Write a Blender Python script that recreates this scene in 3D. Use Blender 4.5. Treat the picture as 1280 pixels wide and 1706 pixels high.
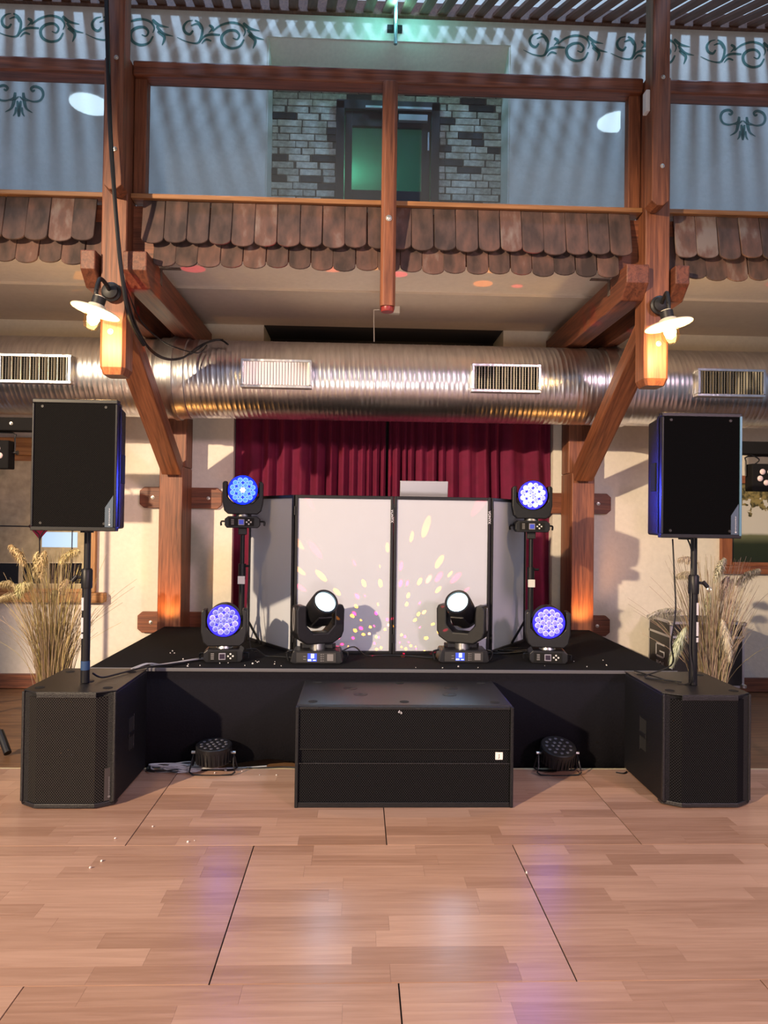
import bpy, bmesh, math, random
from math import sin, cos, pi, radians, atan, atan2, sqrt
from mathutils import Matrix, Vector, Euler
for o in list(bpy.data.objects): bpy.data.objects.remove(o)
random.seed(7)
C = bpy.context.scene.collection
# ------------------------------------------------------------------ camera, world, lights, exposure
FPX = 1183.0; CAM_H = 1.53
CAM_R = Matrix.Rotation(-atan(.035), 3, 'Z') @ Matrix.Rotation(pi/2+.0127, 3, 'X') @ Matrix.Rotation(.0133, 3, 'Z')
cam = bpy.data.cameras.new('camera'); cam.sensor_fit = 'VERTICAL'; cam.sensor_height = 24.0
cam.lens = FPX/1706*24.0; cam.clip_end = 200
camo = bpy.data.objects.new('camera', cam); C.objects.link(camo)
camo.matrix_world = Matrix.Translation((0, 0, CAM_H)) @ CAM_R.to_4x4()
bpy.context.scene.camera = camo
vs = bpy.context.scene.view_settings
bpy.context.scene.display_settings.display_device = 'sRGB'
vs.view_transform = 'Standard'; vs.look = 'None'; vs.gamma = 1; vs.use_curve_mapping = False; vs.exposure = 0.0
w = bpy.data.worlds.new('world'); bpy.context.scene.world = w; w.use_nodes = True
wn = w.node_tree.nodes['Background']; wn.inputs[1].default_value = 1.0
_t = w.node_tree; _tc = _t.nodes.new('ShaderNodeTexCoord'); _sp = _t.nodes.new('ShaderNodeSeparateXYZ'); _rp = _t.nodes.new('ShaderNodeValToRGB')
_t.links.new(_tc.outputs['Generated'], _sp.inputs[0]); _t.links.new(_sp.outputs[2], _rp.inputs[0]); _t.links.new(_rp.outputs[0], wn.inputs[0])
_e = _rp.color_ramp.elements; _e[0].position = 0.0; _e[0].color = (.15, .155, .18, 1); _e[1].position = .75; _e[1].color = (.42, .50, .78, 1)   # dusk sky, brighter overhead

def lamp(name, kind, loc, power, color, target=None, size=.1, spot=None, blend=.3):
    l = bpy.data.lights.new(name, kind); l.energy = power; l.color = color
    if kind in ('POINT', 'SPOT'): l.shadow_soft_size = size
    if kind == 'AREA': l.shape = 'DISK'; l.size = size
    if kind == 'SPOT': l.spot_size = spot; l.spot_blend = blend
    o = bpy.data.objects.new(name, l); C.objects.link(o); o.location = loc
    if target is not None:
        d = Vector(target)-Vector(loc); o.rotation_euler = d.to_track_quat('-Z', 'Y').to_euler()
    return o
lamp('key_spot', 'SPOT', (-7.2, -4.6, 4.7), 8300, (1, .76, .50), (.2, 4.6, .35), .11, radians(37), .35)
lamp('fill_spot', 'SPOT', (5.2, -4.2, 4.2), 1500, (1, .66, .76), (.4, 4.2, .4), .5, radians(40), .5)
lamp('added_low_fill', 'SPOT', (.3, -1.5, .5), 280, (1, .86, .80), (.2, 5.0, 3.4), .5, radians(62), .6)  # unseen spot added to brighten the gallery underside
for _x in (-1.62, 1.96): lamp('stage_corner_uplight', 'SPOT', (_x, 5.98, .64), 14, (1, .42, .10), (_x, 6.35, 1.3), .03, radians(110), .8)
lamp('sky_lamp_left', 'SPOT', (-2.9, 3.2, 10.3), 1250, (.40, .64, 1), (-1.2, 6.5, 5), .34, radians(60), .4)
lamp('sky_lamp_right', 'SPOT', (3.5, 3.2, 10.3), 1250, (.40, .64, 1), (1.6, 6.5, 5), .34, radians(60), .4)

# ------------------------------------------------------------------ helpers
def at(px, py, Y):
    """point of the photograph on the vertical plane at distance Y"""
    d = CAM_R @ Vector(((px-640)/FPX, -(py-853)/FPX, -1)); t = Y/d.y
    return Vector((d.x*t, Y, CAM_H+d.z*t))

def nodemat(name):
    m = bpy.data.materials.new(name); m.use_nodes = True
    nt = m.node_tree; return m, nt, nt.nodes['Principled BSDF']
def N(nt, kind, **kw):
    n = nt.nodes.new('ShaderNode'+kind)
    for k, v in kw.items():
        if k.startswith('i_'): n.inputs[k[2:].replace('_', ' ')].default_value = v
        else: setattr(n, k, v)
    return n
def mth(nt, op, a, b=None):
    n = nt.nodes.new('ShaderNodeMath'); n.operation = op
    for i, x in enumerate((a, b)):
        if x is None: continue
        if isinstance(x, (int, float)): n.inputs[i].default_value = x
        else: nt.links.new(x, n.inputs[i])
    return n.outputs[0]
def ramp(nt, fac, stops):
    r = nt.nodes.new('ShaderNodeValToRGB'); e = r.color_ramp.elements
    while len(e) < len(stops): e.new(.5)
    for el, (p, c) in zip(e, stops): el.position = p; el.color = (*c, 1)
    nt.links.new(fac, r.inputs[0]); return r.outputs[0]
def plain(name, col, rough=.5, metal=0, var=.0, bump=0, scale=20, emit=None, estr=0, spec=None):
    m, nt, b = nodemat(name)
    b.inputs['Base Color'].default_value = (*col, 1); b.inputs['Roughness'].default_value = rough; b.inputs['Metallic'].default_value = metal
    if spec is not None: b.inputs['Specular IOR Level'].default_value = spec
    if var or bump:
        tc = N(nt, 'TexCoord'); nz = N(nt, 'TexNoise'); nz.inputs['Scale'].default_value = scale; nz.inputs['Detail'].default_value = 6
        nt.links.new(tc.outputs['Object'], nz.inputs['Vector'])
        if var:
            lo = tuple(c*(1-var) for c in col); hi = tuple(min(1, c*(1+var)) for c in col)
            nt.links.new(ramp(nt, nz.outputs['Fac'], [(.3, lo), (.7, hi)]), b.inputs['Base Color'])
        if bump:
            bp = N(nt, 'Bump'); bp.inputs['Strength'].default_value = bump; bp.inputs['Distance'].default_value = .01
            nt.links.new(nz.outputs['Fac'], bp.inputs['Height']); nt.links.new(bp.outputs[0], b.inputs['Normal'])
    if emit: b.inputs['Emission Color'].default_value = (*emit, 1); b.inputs['Emission Strength'].default_value = estr
    return m
def wood(name, dark, light, axis='Z', rough=.5, rnd=0.0, scale=1.0, contrast=1.0):
    """timber with grain along one local axis; rnd varies tone object by object"""
    m, nt, b = nodemat(name); b.inputs['Roughness'].default_value = rough
    tc = N(nt, 'TexCoord'); mp = N(nt, 'Mapping'); oi = N(nt, 'ObjectInfo')
    s = {'X': (1.2, 22, 22), 'Y': (22, 1.2, 22), 'Z': (22, 22, 1.2)}[axis]
    mp.inputs['Scale'].default_value = tuple(v*scale for v in s)
    vm = N(nt, 'VectorMath', operation='SCALE'); vm.inputs['Scale'].default_value = 37.0
    cx = N(nt, 'CombineXYZ')
    for i in range(3): nt.links.new(oi.outputs['Random'], cx.inputs[i])
    nt.links.new(cx.outputs[0], vm.inputs[0])
    ad = N(nt, 'VectorMath', operation='ADD'); nt.links.new(mp.outputs[0], ad.inputs[0]); nt.links.new(vm.outputs[0], ad.inputs[1])
    nt.links.new(tc.outputs['Object'], mp.inputs['Vector'])
    nz = N(nt, 'TexNoise'); nz.inputs['Scale'].default_value = 1.0; nz.inputs['Detail'].default_value = 8; nz.inputs['Distortion'].default_value = 1.6
    nt.links.new(ad.outputs[0], nz.inputs['Vector'])
    n2 = N(nt, 'TexNoise'); n2.inputs['Scale'].default_value = 6.0; n2.inputs['Detail'].default_value = 4
    nt.links.new(ad.outputs[0], n2.inputs['Vector'])
    f = mth(nt, 'ADD', mth(nt, 'MULTIPLY', nz.outputs['Fac'], .7), mth(nt, 'MULTIPLY', n2.outputs['Fac'], .3))
    if rnd: f = mth(nt, 'ADD', f, mth(nt, 'MULTIPLY', mth(nt, 'SUBTRACT', oi.outputs['Random'], .5), rnd))
    nt.links.new(ramp(nt, f, [(.5-.16/contrast, dark), (.5+.16/contrast, light)]), b.inputs['Base Color'])
    bp = N(nt, 'Bump'); bp.inputs['Strength'].default_value = .25; bp.inputs['Distance'].default_value = .004
    nt.links.new(f, bp.inputs['Height']); nt.links.new(bp.outputs[0], b.inputs['Normal'])
    return m
def grille(name, pitch, metal_col, hole_col):
    """perforated steel: staggered round holes in the local XZ plane"""
    m, nt, b = nodemat(name); b.inputs['Roughness'].default_value = .85; b.inputs['Specular IOR Level'].default_value = .06
    tc = N(nt, 'TexCoord'); sp = N(nt, 'SeparateXYZ'); nt.links.new(tc.outputs['Object'], sp.inputs[0])
    u = mth(nt, 'DIVIDE', sp.outputs['X'], pitch); v = mth(nt, 'DIVIDE', sp.outputs['Z'], pitch*1.25)
    def dist(ou, ov):
        a = mth(nt, 'SUBTRACT', mth(nt, 'FRACT', mth(nt, 'ADD', u, ou)), .5)
        c = mth(nt, 'SUBTRACT', mth(nt, 'FRACT', mth(nt, 'ADD', v, ov)), .5); c = mth(nt, 'MULTIPLY', c, 1.25)
        return mth(nt, 'ADD', mth(nt, 'MULTIPLY', a, a), mth(nt, 'MULTIPLY', c, c))
    d = mth(nt, 'SQRT', mth(nt, 'MINIMUM', dist(100, 100), dist(100.5, 100.5)))
    nt.links.new(ramp(nt, d, [(.24, hole_col), (.32, metal_col)]), b.inputs['Base Color'])
    bp = N(nt, 'Bump'); bp.inputs['Strength'].default_value = .8; bp.inputs['Distance'].default_value = .003
    nt.links.new(mth(nt, 'MINIMUM', d, .34), bp.inputs['Height']); nt.links.new(bp.outputs[0], b.inputs['Normal'])
    return m
def glow(name, col, s):
    m, nt, b = nodemat(name)
    b.inputs['Base Color'].default_value = (*[c*.5 for c in col], 1)
    b.inputs['Emission Color'].default_value = (*col, 1); b.inputs['Emission Strength'].default_value = s
    return m
def thin_glass(name, tint, haze=.0):
    m, nt, b = nodemat(name); nt.nodes.remove(b); out = nt.nodes['Material Output']
    tr = N(nt, 'BsdfTransparent'); tr.inputs[0].default_value = (*tint, 1); gl = N(nt, 'BsdfGlossy'); gl.inputs['Roughness'].default_value = .02
    fr = N(nt, 'Fresnel'); fr.inputs[0].default_value = 1.5; mx = N(nt, 'MixShader')
    geo = N(nt, 'NewGeometry')
    fr_front = mth(nt, 'MULTIPLY', fr.outputs[0], mth(nt, 'SUBTRACT', 1.0, geo.outputs['Backfacing']))
    nt.links.new(fr_front, mx.inputs[0]); nt.links.new(tr.outputs[0], mx.inputs[1]); nt.links.new(gl.outputs[0], mx.inputs[2])
    last = mx
    if haze:
        df = N(nt, 'BsdfDiffuse'); df.inputs[0].default_value = (.75, .8, .85, 1); m2 = N(nt, 'MixShader'); m2.inputs[0].default_value = haze
        nt.links.new(mx.outputs[0], m2.inputs[1]); nt.links.new(df.outputs[0], m2.inputs[2]); last = m2
    nt.links.new(last.outputs[0], out.inputs[0]); return m

M = {}
M['timber'] = wood('red_brown_timber', (.095, .030, .015), (.32, .112, .048), 'Z', .5)
M['timber_x'] = wood('red_brown_timber_x', (.085, .026, .014), (.29, .095, .043), 'X', .5)
M['timber_y'] = wood('red_brown_timber_y', (.075, .022, .012), (.23, .075, .036), 'Y', .5)
M['slat'] = wood('lattice_timber', (.07, .026, .014), (.17, .07, .036), 'Y', .6)
M['ledge'] = wood('ledge_timber', (.20, .085, .032), (.42, .20, .08), 'X', .45)
M['oak_x'] = wood('window_oak_x', (.25, .105, .03), (.50, .25, .085), 'X', .4)
M['oak_z'] = wood('window_oak_z', (.25, .105, .03), (.50, .25, .085), 'Z', .4)
M['red_x'] = wood('window_redwood_x', (.16, .05, .022), (.38, .14, .06), 'X', .4)
M['red_z'] = wood('window_redwood_z', (.16, .05, .022), (.38, .14, .06), 'Z', .4)
M['plank'] = wood('dance_floor_oak', (.36, .21, .145), (.57, .365, .27), 'X', .29, rnd=.42, scale=1.0, contrast=.62)
M['floor_old'] = wood('dark_floor_boards', (.10, .048, .022), (.24, .125, .06), 'X', .45)
M['plaster'] = plain('cream_plaster', (.78, .73, .64), .85, var=.04, bump=.25, scale=30)
M['ceiling'] = plain('ceiling_plaster', (.86, .80, .73), .9, var=.03, bump=.2, scale=25)
M['black'] = plain('black_plastic', (.009, .009, .011), .42, var=.2, scale=60, spec=.35)
M['cab'] = plain('black_cabinet_paint', (.006, .006, .008), .5, var=.25, bump=.5, scale=260, spec=.3)
M['matte'] = plain('matte_black_metal', (.012, .012, .013), .85, spec=.06)
M['cab_top'] = plain('scuffed_black_paint', (.013, .013, .015), .36, var=.35, bump=.3, scale=180, spec=.5)
M['hole'] = plain('dark_hole', (.003, .003, .003), .9)
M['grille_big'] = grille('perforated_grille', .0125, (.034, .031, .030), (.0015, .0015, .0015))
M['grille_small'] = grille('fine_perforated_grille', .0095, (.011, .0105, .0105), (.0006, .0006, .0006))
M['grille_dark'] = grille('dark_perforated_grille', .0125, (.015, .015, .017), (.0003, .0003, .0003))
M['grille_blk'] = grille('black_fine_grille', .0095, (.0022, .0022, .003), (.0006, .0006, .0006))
M['carpet'] = plain('black_stage_carpet', (.007, .0068, .008), .95, var=.3, bump=.6, scale=400, spec=.15)
M['cloth'] = plain('black_stage_cloth', (.0095, .009, .0125), .95, var=.12, bump=.3, scale=90, spec=.1)
M['steel'] = plain('bare_steel', (.55, .55, .55), .35, 1)
M['alu'] = plain('brushed_aluminium', (.62, .62, .66), .38, .9)
M['darksteel'] = plain('dark_cast_iron', (.035, .034, .034), .5, .6)
M['screw'] = plain('zinc_bolt', (.65, .62, .56), .35, .85)
M['fabric'] = plain('white_stretch_fabric', (.50, .53, .60), .9, var=.01, scale=8)
M['velvet'] = plain('crimson_velvet', (.135, .002, .032), .85, var=.15, scale=12)
M['velvet'].node_tree.nodes['Principled BSDF'].inputs['Sheen Weight'].default_value = .35
M['velvet'].node_tree.nodes['Principled BSDF'].inputs['Sheen Tint'].default_value = (.9, .1, .25, 1)
M['mortar'] = plain('grey_mortar', (.16, .15, .13), .95, var=.2, bump=.5, scale=60)
M['white'] = plain('white_plastic', (.75, .74, .72), .5)
M['sticker'] = plain('white_sticker', (.85, .82, .78), .6)
M['ink'] = plain('grey_ink', (.30, .27, .25), .7)
M['cable'] = plain('black_cable', (.008, .008, .009), .5)
M['cable_grey'] = plain('grey_white_cable', (.42, .43, .46), .5)
M['stencil'] = plain('green_stencil_paint', (.10, .20, .17), .9, var=.2, scale=25)
M['frame_dk'] = plain('dark_door_frame', (.016, .009, .011), .45, var=.2, scale=20)
M['lip'] = plain('pale_floor_edge', (.62, .53, .34), .45)
M['tape'] = plain('blue_tape', (.02, .06, .16), .5)
M['joint'] = plain('dark_joint', (.05, .045, .05), .8)
M['silver_text'] = plain('pale_lettering', (.55, .55, .60), .5)
M['dim_text'] = plain('dim_lettering', (.20, .19, .19), .5)
M['glass'] = thin_glass('balustrade_glass', (.86, .90, .93), .03)
M['duct'] = None
def duct_mat():
    m, nt, b = nodemat('galvanised_duct'); b.inputs['Metallic'].default_value = 1; b.inputs['Roughness'].default_value = .30
    tc = N(nt, 'TexCoord'); mp = N(nt, 'Mapping'); mp.inputs['Scale'].default_value = (9, 2, 2); nt.links.new(tc.outputs['Object'], mp.inputs[0])
    nz = N(nt, 'TexNoise'); nz.inputs['Scale'].default_value = 3; nz.inputs['Detail'].default_value = 4; nt.links.new(mp.outputs[0], nz.inputs[0])
    nt.links.new(ramp(nt, nz.outputs['Fac'], [(.3, (.66, .66, .67)), (.7, (.84, .84, .85))]), b.inputs['Base Color'])
    bp = N(nt, 'Bump'); bp.inputs['Strength'].default_value = .25; bp.inputs['Distance'].default_value = .01
    nt.links.new(nz.outputs['Fac'], bp.inputs['Height']); nt.links.new(bp.outputs[0], b.inputs['Normal']); return m
M['duct'] = duct_mat()
def tile_mat():
    m, nt, b = nodemat('old_clay_tile'); b.inputs['Roughness'].default_value = .8
    tc = N(nt, 'TexCoord'); oi = N(nt, 'ObjectInfo'); cx = N(nt, 'CombineXYZ')
    for i in range(3): nt.links.new(oi.outputs['Random'], cx.inputs[i])
    sc = N(nt, 'VectorMath', operation='SCALE'); sc.inputs['Scale'].default_value = 53; nt.links.new(cx.outputs[0], sc.inputs[0])
    ad = N(nt, 'VectorMath', operation='ADD'); nt.links.new(tc.outputs['Object'], ad.inputs[0]); nt.links.new(sc.outputs[0], ad.inputs[1])
    mp = N(nt, 'Mapping'); mp.inputs['Scale'].default_value = (14, 14, 6); nt.links.new(ad.outputs[0], mp.inputs[0])
    nz = N(nt, 'TexNoise'); nz.inputs['Scale'].default_value = 1; nz.inputs['Detail'].default_value = 9; nt.links.new(mp.outputs[0], nz.inputs[0])
    f = mth(nt, 'ADD', nz.outputs['Fac'], mth(nt, 'MULTIPLY', mth(nt, 'SUBTRACT', oi.outputs['Random'], .5), .34))
    nt.links.new(ramp(nt, f, [(.25, (.040, .026, .023)), (.45, (.085, .050, .042)), (.62, (.14, .072, .056)), (.8, (.22, .17, .15))]), b.inputs['Base Color'])
    bp = N(nt, 'Bump'); bp.inputs['Strength'].default_value = .5; bp.inputs['Distance'].default_value = .006
    nt.links.new(nz.outputs['Fac'], bp.inputs['Height']); nt.links.new(bp.outputs[0], b.inputs['Normal']); return m
M['tile'] = tile_mat()
M['brick'] = plain('grey_beige_brick', (.50, .45, .37), .9, var=.3, bump=.6, scale=30)
M['brick2'] = plain('pale_beige_brick', (.66, .59, .49), .9, var=.25, bump=.6, scale=30)
M['brick_blk'] = plain('black_brick', (.022, .021, .022), .7, var=.3, bump=.5, scale=30)

class MB:
    """collects solids, then links them as one mesh object"""
    def __init__(s): s.v = []; s.f = []
    def add(s, vs, fs, mat=None):
        n = len(s.v)
        for p in vs:
            p = Vector(p)
            if mat is not None: p = mat @ p
            s.v.append(tuple(p))
        for f in fs: s.f.append(tuple(i+n for i in f))
        return s
    def box(s, x0, x1, y0, y1, z0, z1, mat=None):
        v = [(x, y, z) for z in (z0, z1) for y in (y0, y1) for x in (x0, x1)]
        return s.add(v, [(0, 2, 3, 1), (4, 5, 7, 6), (0, 1, 5, 4), (1, 3, 7, 5), (3, 2, 6, 7), (2, 0, 4, 6)], mat)
    def prism(s, poly, a, b, axis='Y', mat=None):
        """poly: 2D points; axis Y: (x,z) extruded in y; X: (y,z) in x; Z: (x,y) in z"""
        def P(p, t): return {'Y': (p[0], t, p[1]), 'X': (t, p[0], p[1]), 'Z': (p[0], p[1], t)}[axis]
        n = len(poly); area = sum(poly[i][0]*poly[(i+1) % n][1]-poly[(i+1) % n][0]*poly[i][1] for i in range(n))
        if (area > 0) != (axis == 'Y'): poly = poly[::-1]
        # bottom faces -axis
        v = [P(p, a) for p in poly]+[P(p, b) for p in poly]
        f = [tuple(range(n)), tuple(reversed(range(n, 2*n)))]+[(i, i+n, (i+1) % n+n, (i+1) % n) for i in range(n)]
        if axis == 'Y': pass
        return s.add(v, f, mat)
    def lathe(s, prof, n=24, mat=None, cap=True):
        """prof: (r,z) along local Z"""
        v = []; f = []
        for r, z in prof:
            for j in range(n): v.append((r*cos(2*pi*j/n), r*sin(2*pi*j/n), z))
        for i in range(len(prof)-1):
            for j in range(n):
                k = (j+1) % n; f.append((i*n+j, i*n+k, (i+1)*n+k, (i+1)*n+j))
        if cap: f.append(tuple(reversed(range(n)))); f.append(tuple(range((len(prof)-1)*n, len(prof)*n)))
        return s.add(v, f, mat)
    def cyl(s, p0, p1, r0, r1=None, n=12):
        r1 = r0 if r1 is None else r1; p0 = Vector(p0); d = Vector(p1)-p0
        q = d.to_track_quat('Z', 'Y').to_matrix().to_4x4()
        return s.lathe([(r0, 0), (r1, d.length)], n, Matrix.Translation(p0) @ q)
    def tube(s, pts, r, n=6, smooth=4, taper=None):
        P = [Vector(p) for p in pts]
        if smooth > 1 and len(P) > 2:
            Q = []
            for i in range(len(P)-1):
                a = P[max(i-1, 0)]; b = P[i]; c = P[i+1]; d = P[min(i+2, len(P)-1)]
                for k in range(smooth):
                    t = k/smooth; Q.append(.5*((2*b)+(c-a)*t+(2*a-5*b+4*c-d)*t*t+(3*b-a-3*c+d)*t**3))
            Q.append(P[-1]); P = Q
        L = len(P); base = len(s.v); up = Vector((.13, .21, .97))
        for i, p in enumerate(P):
            t = (P[min(i+1, L-1)]-P[max(i-1, 0)]).normalized()
            a = t.cross(up)
            if a.length < .1: a = t.cross(Vector((1, 0, 0)))
            a.normalize(); b = t.cross(a); rr = r if taper is None else r+(taper-r)*i/(L-1)
            for j in range(n):
                an = 2*pi*j/n; s.v.append(tuple(p+a*cos(an)*rr+b*sin(an)*rr))
        for i in range(L-1):
            for j in range(n):
                k = (j+1) % n; s.f.append((base+i*n+j, base+(i+1)*n+j, base+(i+1)*n+k, base+i*n+k))
        s.f.append(tuple(base+j for j in range(n))); s.f.append(tuple(base+(L-1)*n+j for j in reversed(range(n))))
        return s
    def mesh(s, name):
        me = bpy.data.meshes.new(name); me.from_pydata(s.v, [], s.f); me.update(); return me
    def build(s, name, mat, parent=None, loc=(0, 0, 0), bevel=0, smooth=False, fixn=False, rot=None):
        me = s.mesh(name)
        if mat: me.materials.append(mat)
        if fixn:
            bm = bmesh.new(); bm.from_mesh(me); bmesh.ops.recalc_face_normals(bm, faces=bm.faces); bm.to_mesh(me); bm.free()
        if smooth:
            me.polygons.foreach_set('use_smooth', [True]*len(me.polygons)); me.set_sharp_from_angle(angle=radians(38))
        o = bpy.data.objects.new(name, me); C.objects.link(o); o.location = loc
        if rot is not None: o.rotation_euler = rot
        if parent: o.parent = parent
        if bevel:
            b = o.modifiers.new('bevel', 'BEVEL'); b.width = bevel; b.segments = 2; b.limit_method = 'ANGLE'; b.angle_limit = radians(40)
        return o
def tag(o, label=None, cat=None, group=None, kind=None):
    if label: o['label'] = label
    if cat: o['category'] = cat
    if group: o['group'] = group
    if kind: o['kind'] = kind
    return o
def thing(name, label, cat, loc=(0, 0, 0), rz=0, group=None):
    o = bpy.data.objects.new(name, None); C.objects.link(o); o.location = loc; o.rotation_euler = (0, 0, rz); o.empty_display_size = .05
    return tag(o, label, cat, group)
def struct(o): o['kind'] = 'structure'; return o
def beam(name, mat, p0, p1, wx, wy, parent=None, bevel=.008, ends=None):
    """straight timber from p0 to p1, local Z along it, local X kept as level as the run allows"""
    p0 = Vector(p0); p1 = Vector(p1); z = (p1-p0).normalized(); x = Vector((1, 0, 0)); x = (x-z*x.dot(z)).normalized(); y = z.cross(x)
    R = Matrix((x, y, z)).transposed()
    o = MB().box(-wx/2, wx/2, -wy/2, wy/2, 0, (p1-p0).length).build(name, mat, parent, bevel=bevel)
    o.matrix_world = Matrix.Translation(p0) @ R.to_4x4(); return o
def text(s, size, mat, parent, loc, rot, name='lettering', ext=.0008, extra=1.0):
    cu = bpy.data.curves.new('t', 'FONT'); cu.body = s; cu.size = size; cu.extrude = ext; cu.align_x = 'CENTER'; cu.align_y = 'CENTER'; cu.resolution_u = 2
    cu.offset = size*.015*extra
    t = bpy.data.objects.new('t', cu); C.objects.link(t); dg = bpy.context.evaluated_depsgraph_get(); dg.update()
    me = bpy.data.meshes.new_from_object(t.evaluated_get(dg)); bpy.data.objects.remove(t)
    me.materials.clear(); me.materials.append(mat)
    o = bpy.data.objects.new(name, me); C.objects.link(o); o.location = loc; o.rotation_euler = rot
    if parent: o.parent = parent
    return o
def bolt(parent, x, y, z, r=.018, name='bolt'):
    """round washer and bolt head facing the hall"""
    q = Matrix.Translation((x, y, z)) @ Matrix.Rotation(pi/2, 4, 'X')
    return MB().lathe([(r, 0), (r, .004), (r*.6, .005), (r*.6, .011), (r*.4, .013)], 14, q).build(name, M['screw'], parent, smooth=True)

# ================================================================== SETTING
WY = 6.55
# --- hall floor under and behind the dance floor
fl = struct(MB().box(-6, 6, -3, 7.2, -.30, -.024).build('floor', M['floor_old']))
# --- back wall: ground storey with the alcove opening, upper storey with the door recess
def wallbox(mb, x0, x1, z0, z1, y0=WY, y1=WY+.5): mb.box(x0, x1, y0, y1, z0, z1)
wb = MB()
wallbox(wb, -6, -1.16, -.02, 3.32); wallbox(wb, 1.80, 6, -.02, 3.32)     # either side of the curtain alcove
wallbox(wb, -1.16, -.90, 2.55, 3.32); wallbox(wb, 1.32, 1.80, 2.55, 3.32)
wallbox(wb, -1.16, 1.80, -.02, .5)
wallbox(wb, -6, -.91, 3.32, 8.6); wallbox(wb, 1.36, 6, 3.32, 8.6); wallbox(wb, -.91, 1.36, 6.0, 8.6)
wall = struct(wb.build('wall_back', M['plaster']))
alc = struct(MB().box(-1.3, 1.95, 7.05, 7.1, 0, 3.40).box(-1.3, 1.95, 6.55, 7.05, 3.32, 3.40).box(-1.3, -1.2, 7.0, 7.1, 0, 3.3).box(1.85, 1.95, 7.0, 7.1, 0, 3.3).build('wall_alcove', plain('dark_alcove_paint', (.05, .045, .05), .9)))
# recess behind the upper opening: brick back wall
rec = struct(MB().box(-1.1, 1.55, 6.90, 7.2, 3.45, 6.05).build('wall_recess', M['mortar']))
struct(MB().prism([(WY+.02, 5.998), (6.90, 5.83), (6.90, 6.05), (WY+.02, 6.05)], -.93, 1.38, 'X').build('trim_1', M['plaster']))
struct(MB().box(-1.0, -.895, 6.56, 6.9, 3.4, 6.0).build('trim_2', M['plaster']))
struct(MB().box(1.345, 1.45, 6.56, 6.9, 3.4, 6.0).build('trim_3', M['plaster']))
# bricks
course = .068; z = 4.40; k = 0
bm_cache = {}
while z < 5.83:
    segs = [(-.90, -.275), (.735, 1.35)] if z < 5.56 else [(-.90, 1.35)]
    for (a, b) in segs:
        x = a - (random.choice([0, .06, .11, .17]))
        while x < b-.02:
            L = random.choice([.21, .225, .23, .24, .11]); x0 = max(x, a); x1 = min(x+L, b)
            if x1-x0 > .03:
                key = round((x1-x0)/.03)
                if key not in bm_cache:
                    lx = key*.03; mb = MB().box(-lx/2+.004, lx/2-.004, 0, .03, -.028, .028); me = mb.mesh('brick'); bm_cache[key] = me
                r = random.random(); mt = M['brick_blk'] if r < .17 else (M['brick'] if r < .7 else M['brick2'])
                o = bpy.data.objects.new('brick', bm_cache[key].copy() if False else bm_cache[key]); C.objects.link(o)
                if not o.data.materials: o.data.materials.append(M['brick'])
                o.material_slots[0].link = 'OBJECT'; o.material_slots[0].material = mt
                o.location = ((x0+x1)/2, 6.90-.016-random.random()*.008, z+course/2); o.rotation_euler = (random.uniform(-.02, .02), 0, random.uniform(-.02, .02)); o.parent = rec
            x += L+.008
    z += course
# upper door
d = struct(bpy.data.objects.new('door_1', None)); C.objects.link(d); d.location = (.228, 6.86, 3.45); d['label'] = 'dark framed glass door in the brick recess of the upper floor'; 
mb = MB(); mb.box(-.50, -.42, -.06, .02, 0, 2.13); mb.box(.42, .50, -.06, .02, 0, 2.13); mb.box(-.50, .50, -.06, .02, 2.05, 2.14); mb.build('door_frame', M['frame_dk'], d, bevel=.005)
mb = MB(); mb.box(-.415, -.345, -.03, .01, 0, 2.045); mb.box(.33, .415, -.03, .01, 0, 2.045); mb.box(-.345, .33, -.03, .01, 1.90, 2.045); mb.box(-.345, .33, -.03, .01, 0, 1.28)
mb.build('door_leaf', M['frame_dk'], d, bevel=.004)
MB().box(-.345, .33, -.012, -.006, 1.28, 1.90).build('glass_pane', thin_glass('door_glass', (.75, .85, .82), .03), d)
mb = MB(); mb.box(-.22, .42, -.10, -.065, 2.04, 2.065); mb.box(.10, .38, -.085, -.035, 1.94, 2.0); mb.build('door_closer', M['alu'], d, bevel=.004)
MB().box(.385, .40, -.07, -.05, 1.66, 1.84).build('door_handle', M['alu'], d, bevel=.003)
# little lobby seen through the door glass
lb = MB(); lb.box(-.6, 1.1, 9.2, 9.25, 3.4, 6.0); lb.box(-.65, -.6, 6.95, 9.25, 3.4, 6.0); lb.box(1.1, 1.15, 6.95, 9.25, 3.4, 6.0); lb.box(-.6, 1.1, 6.95, 9.25, 3.40, 3.45); lb.box(-.6, 1.1, 6.95, 9.25, 5.75, 5.8)
# opening behind the door leaf is cut by leaving the recess wall in two halves
rec.data.clear_geometry(); r2 = MB(); r2.box(-1.1, -.26, 6.90, 7.0, 3.45, 6.05); r2.box(.715, 1.55, 6.90, 7.0, 3.45, 6.05); r2.box(-.26, .715, 6.90, 7.0, 5.55, 6.05)
me = r2.mesh('wall_recess'); me.materials.append(M['mortar']); rec.data = me
struct(lb.build('wall_lobby', plain('lobby_paint', (.35, .50, .45), .8)))
lamp('lobby_lamp', 'POINT', (-.30, 8.6, 5.45), 9, (.25, 1, .62), size=.1)
ex = thing('lobby_light', 'small bright white light behind the glass of the upper door', 'light', (-.13, 7.6, 4.95)); MB().box(-.03, .03, 0, .02, -.05, .05).build('lens', glow('tiny_white_light', (.9, 1, .95), 4), ex, bevel=.004)
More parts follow.
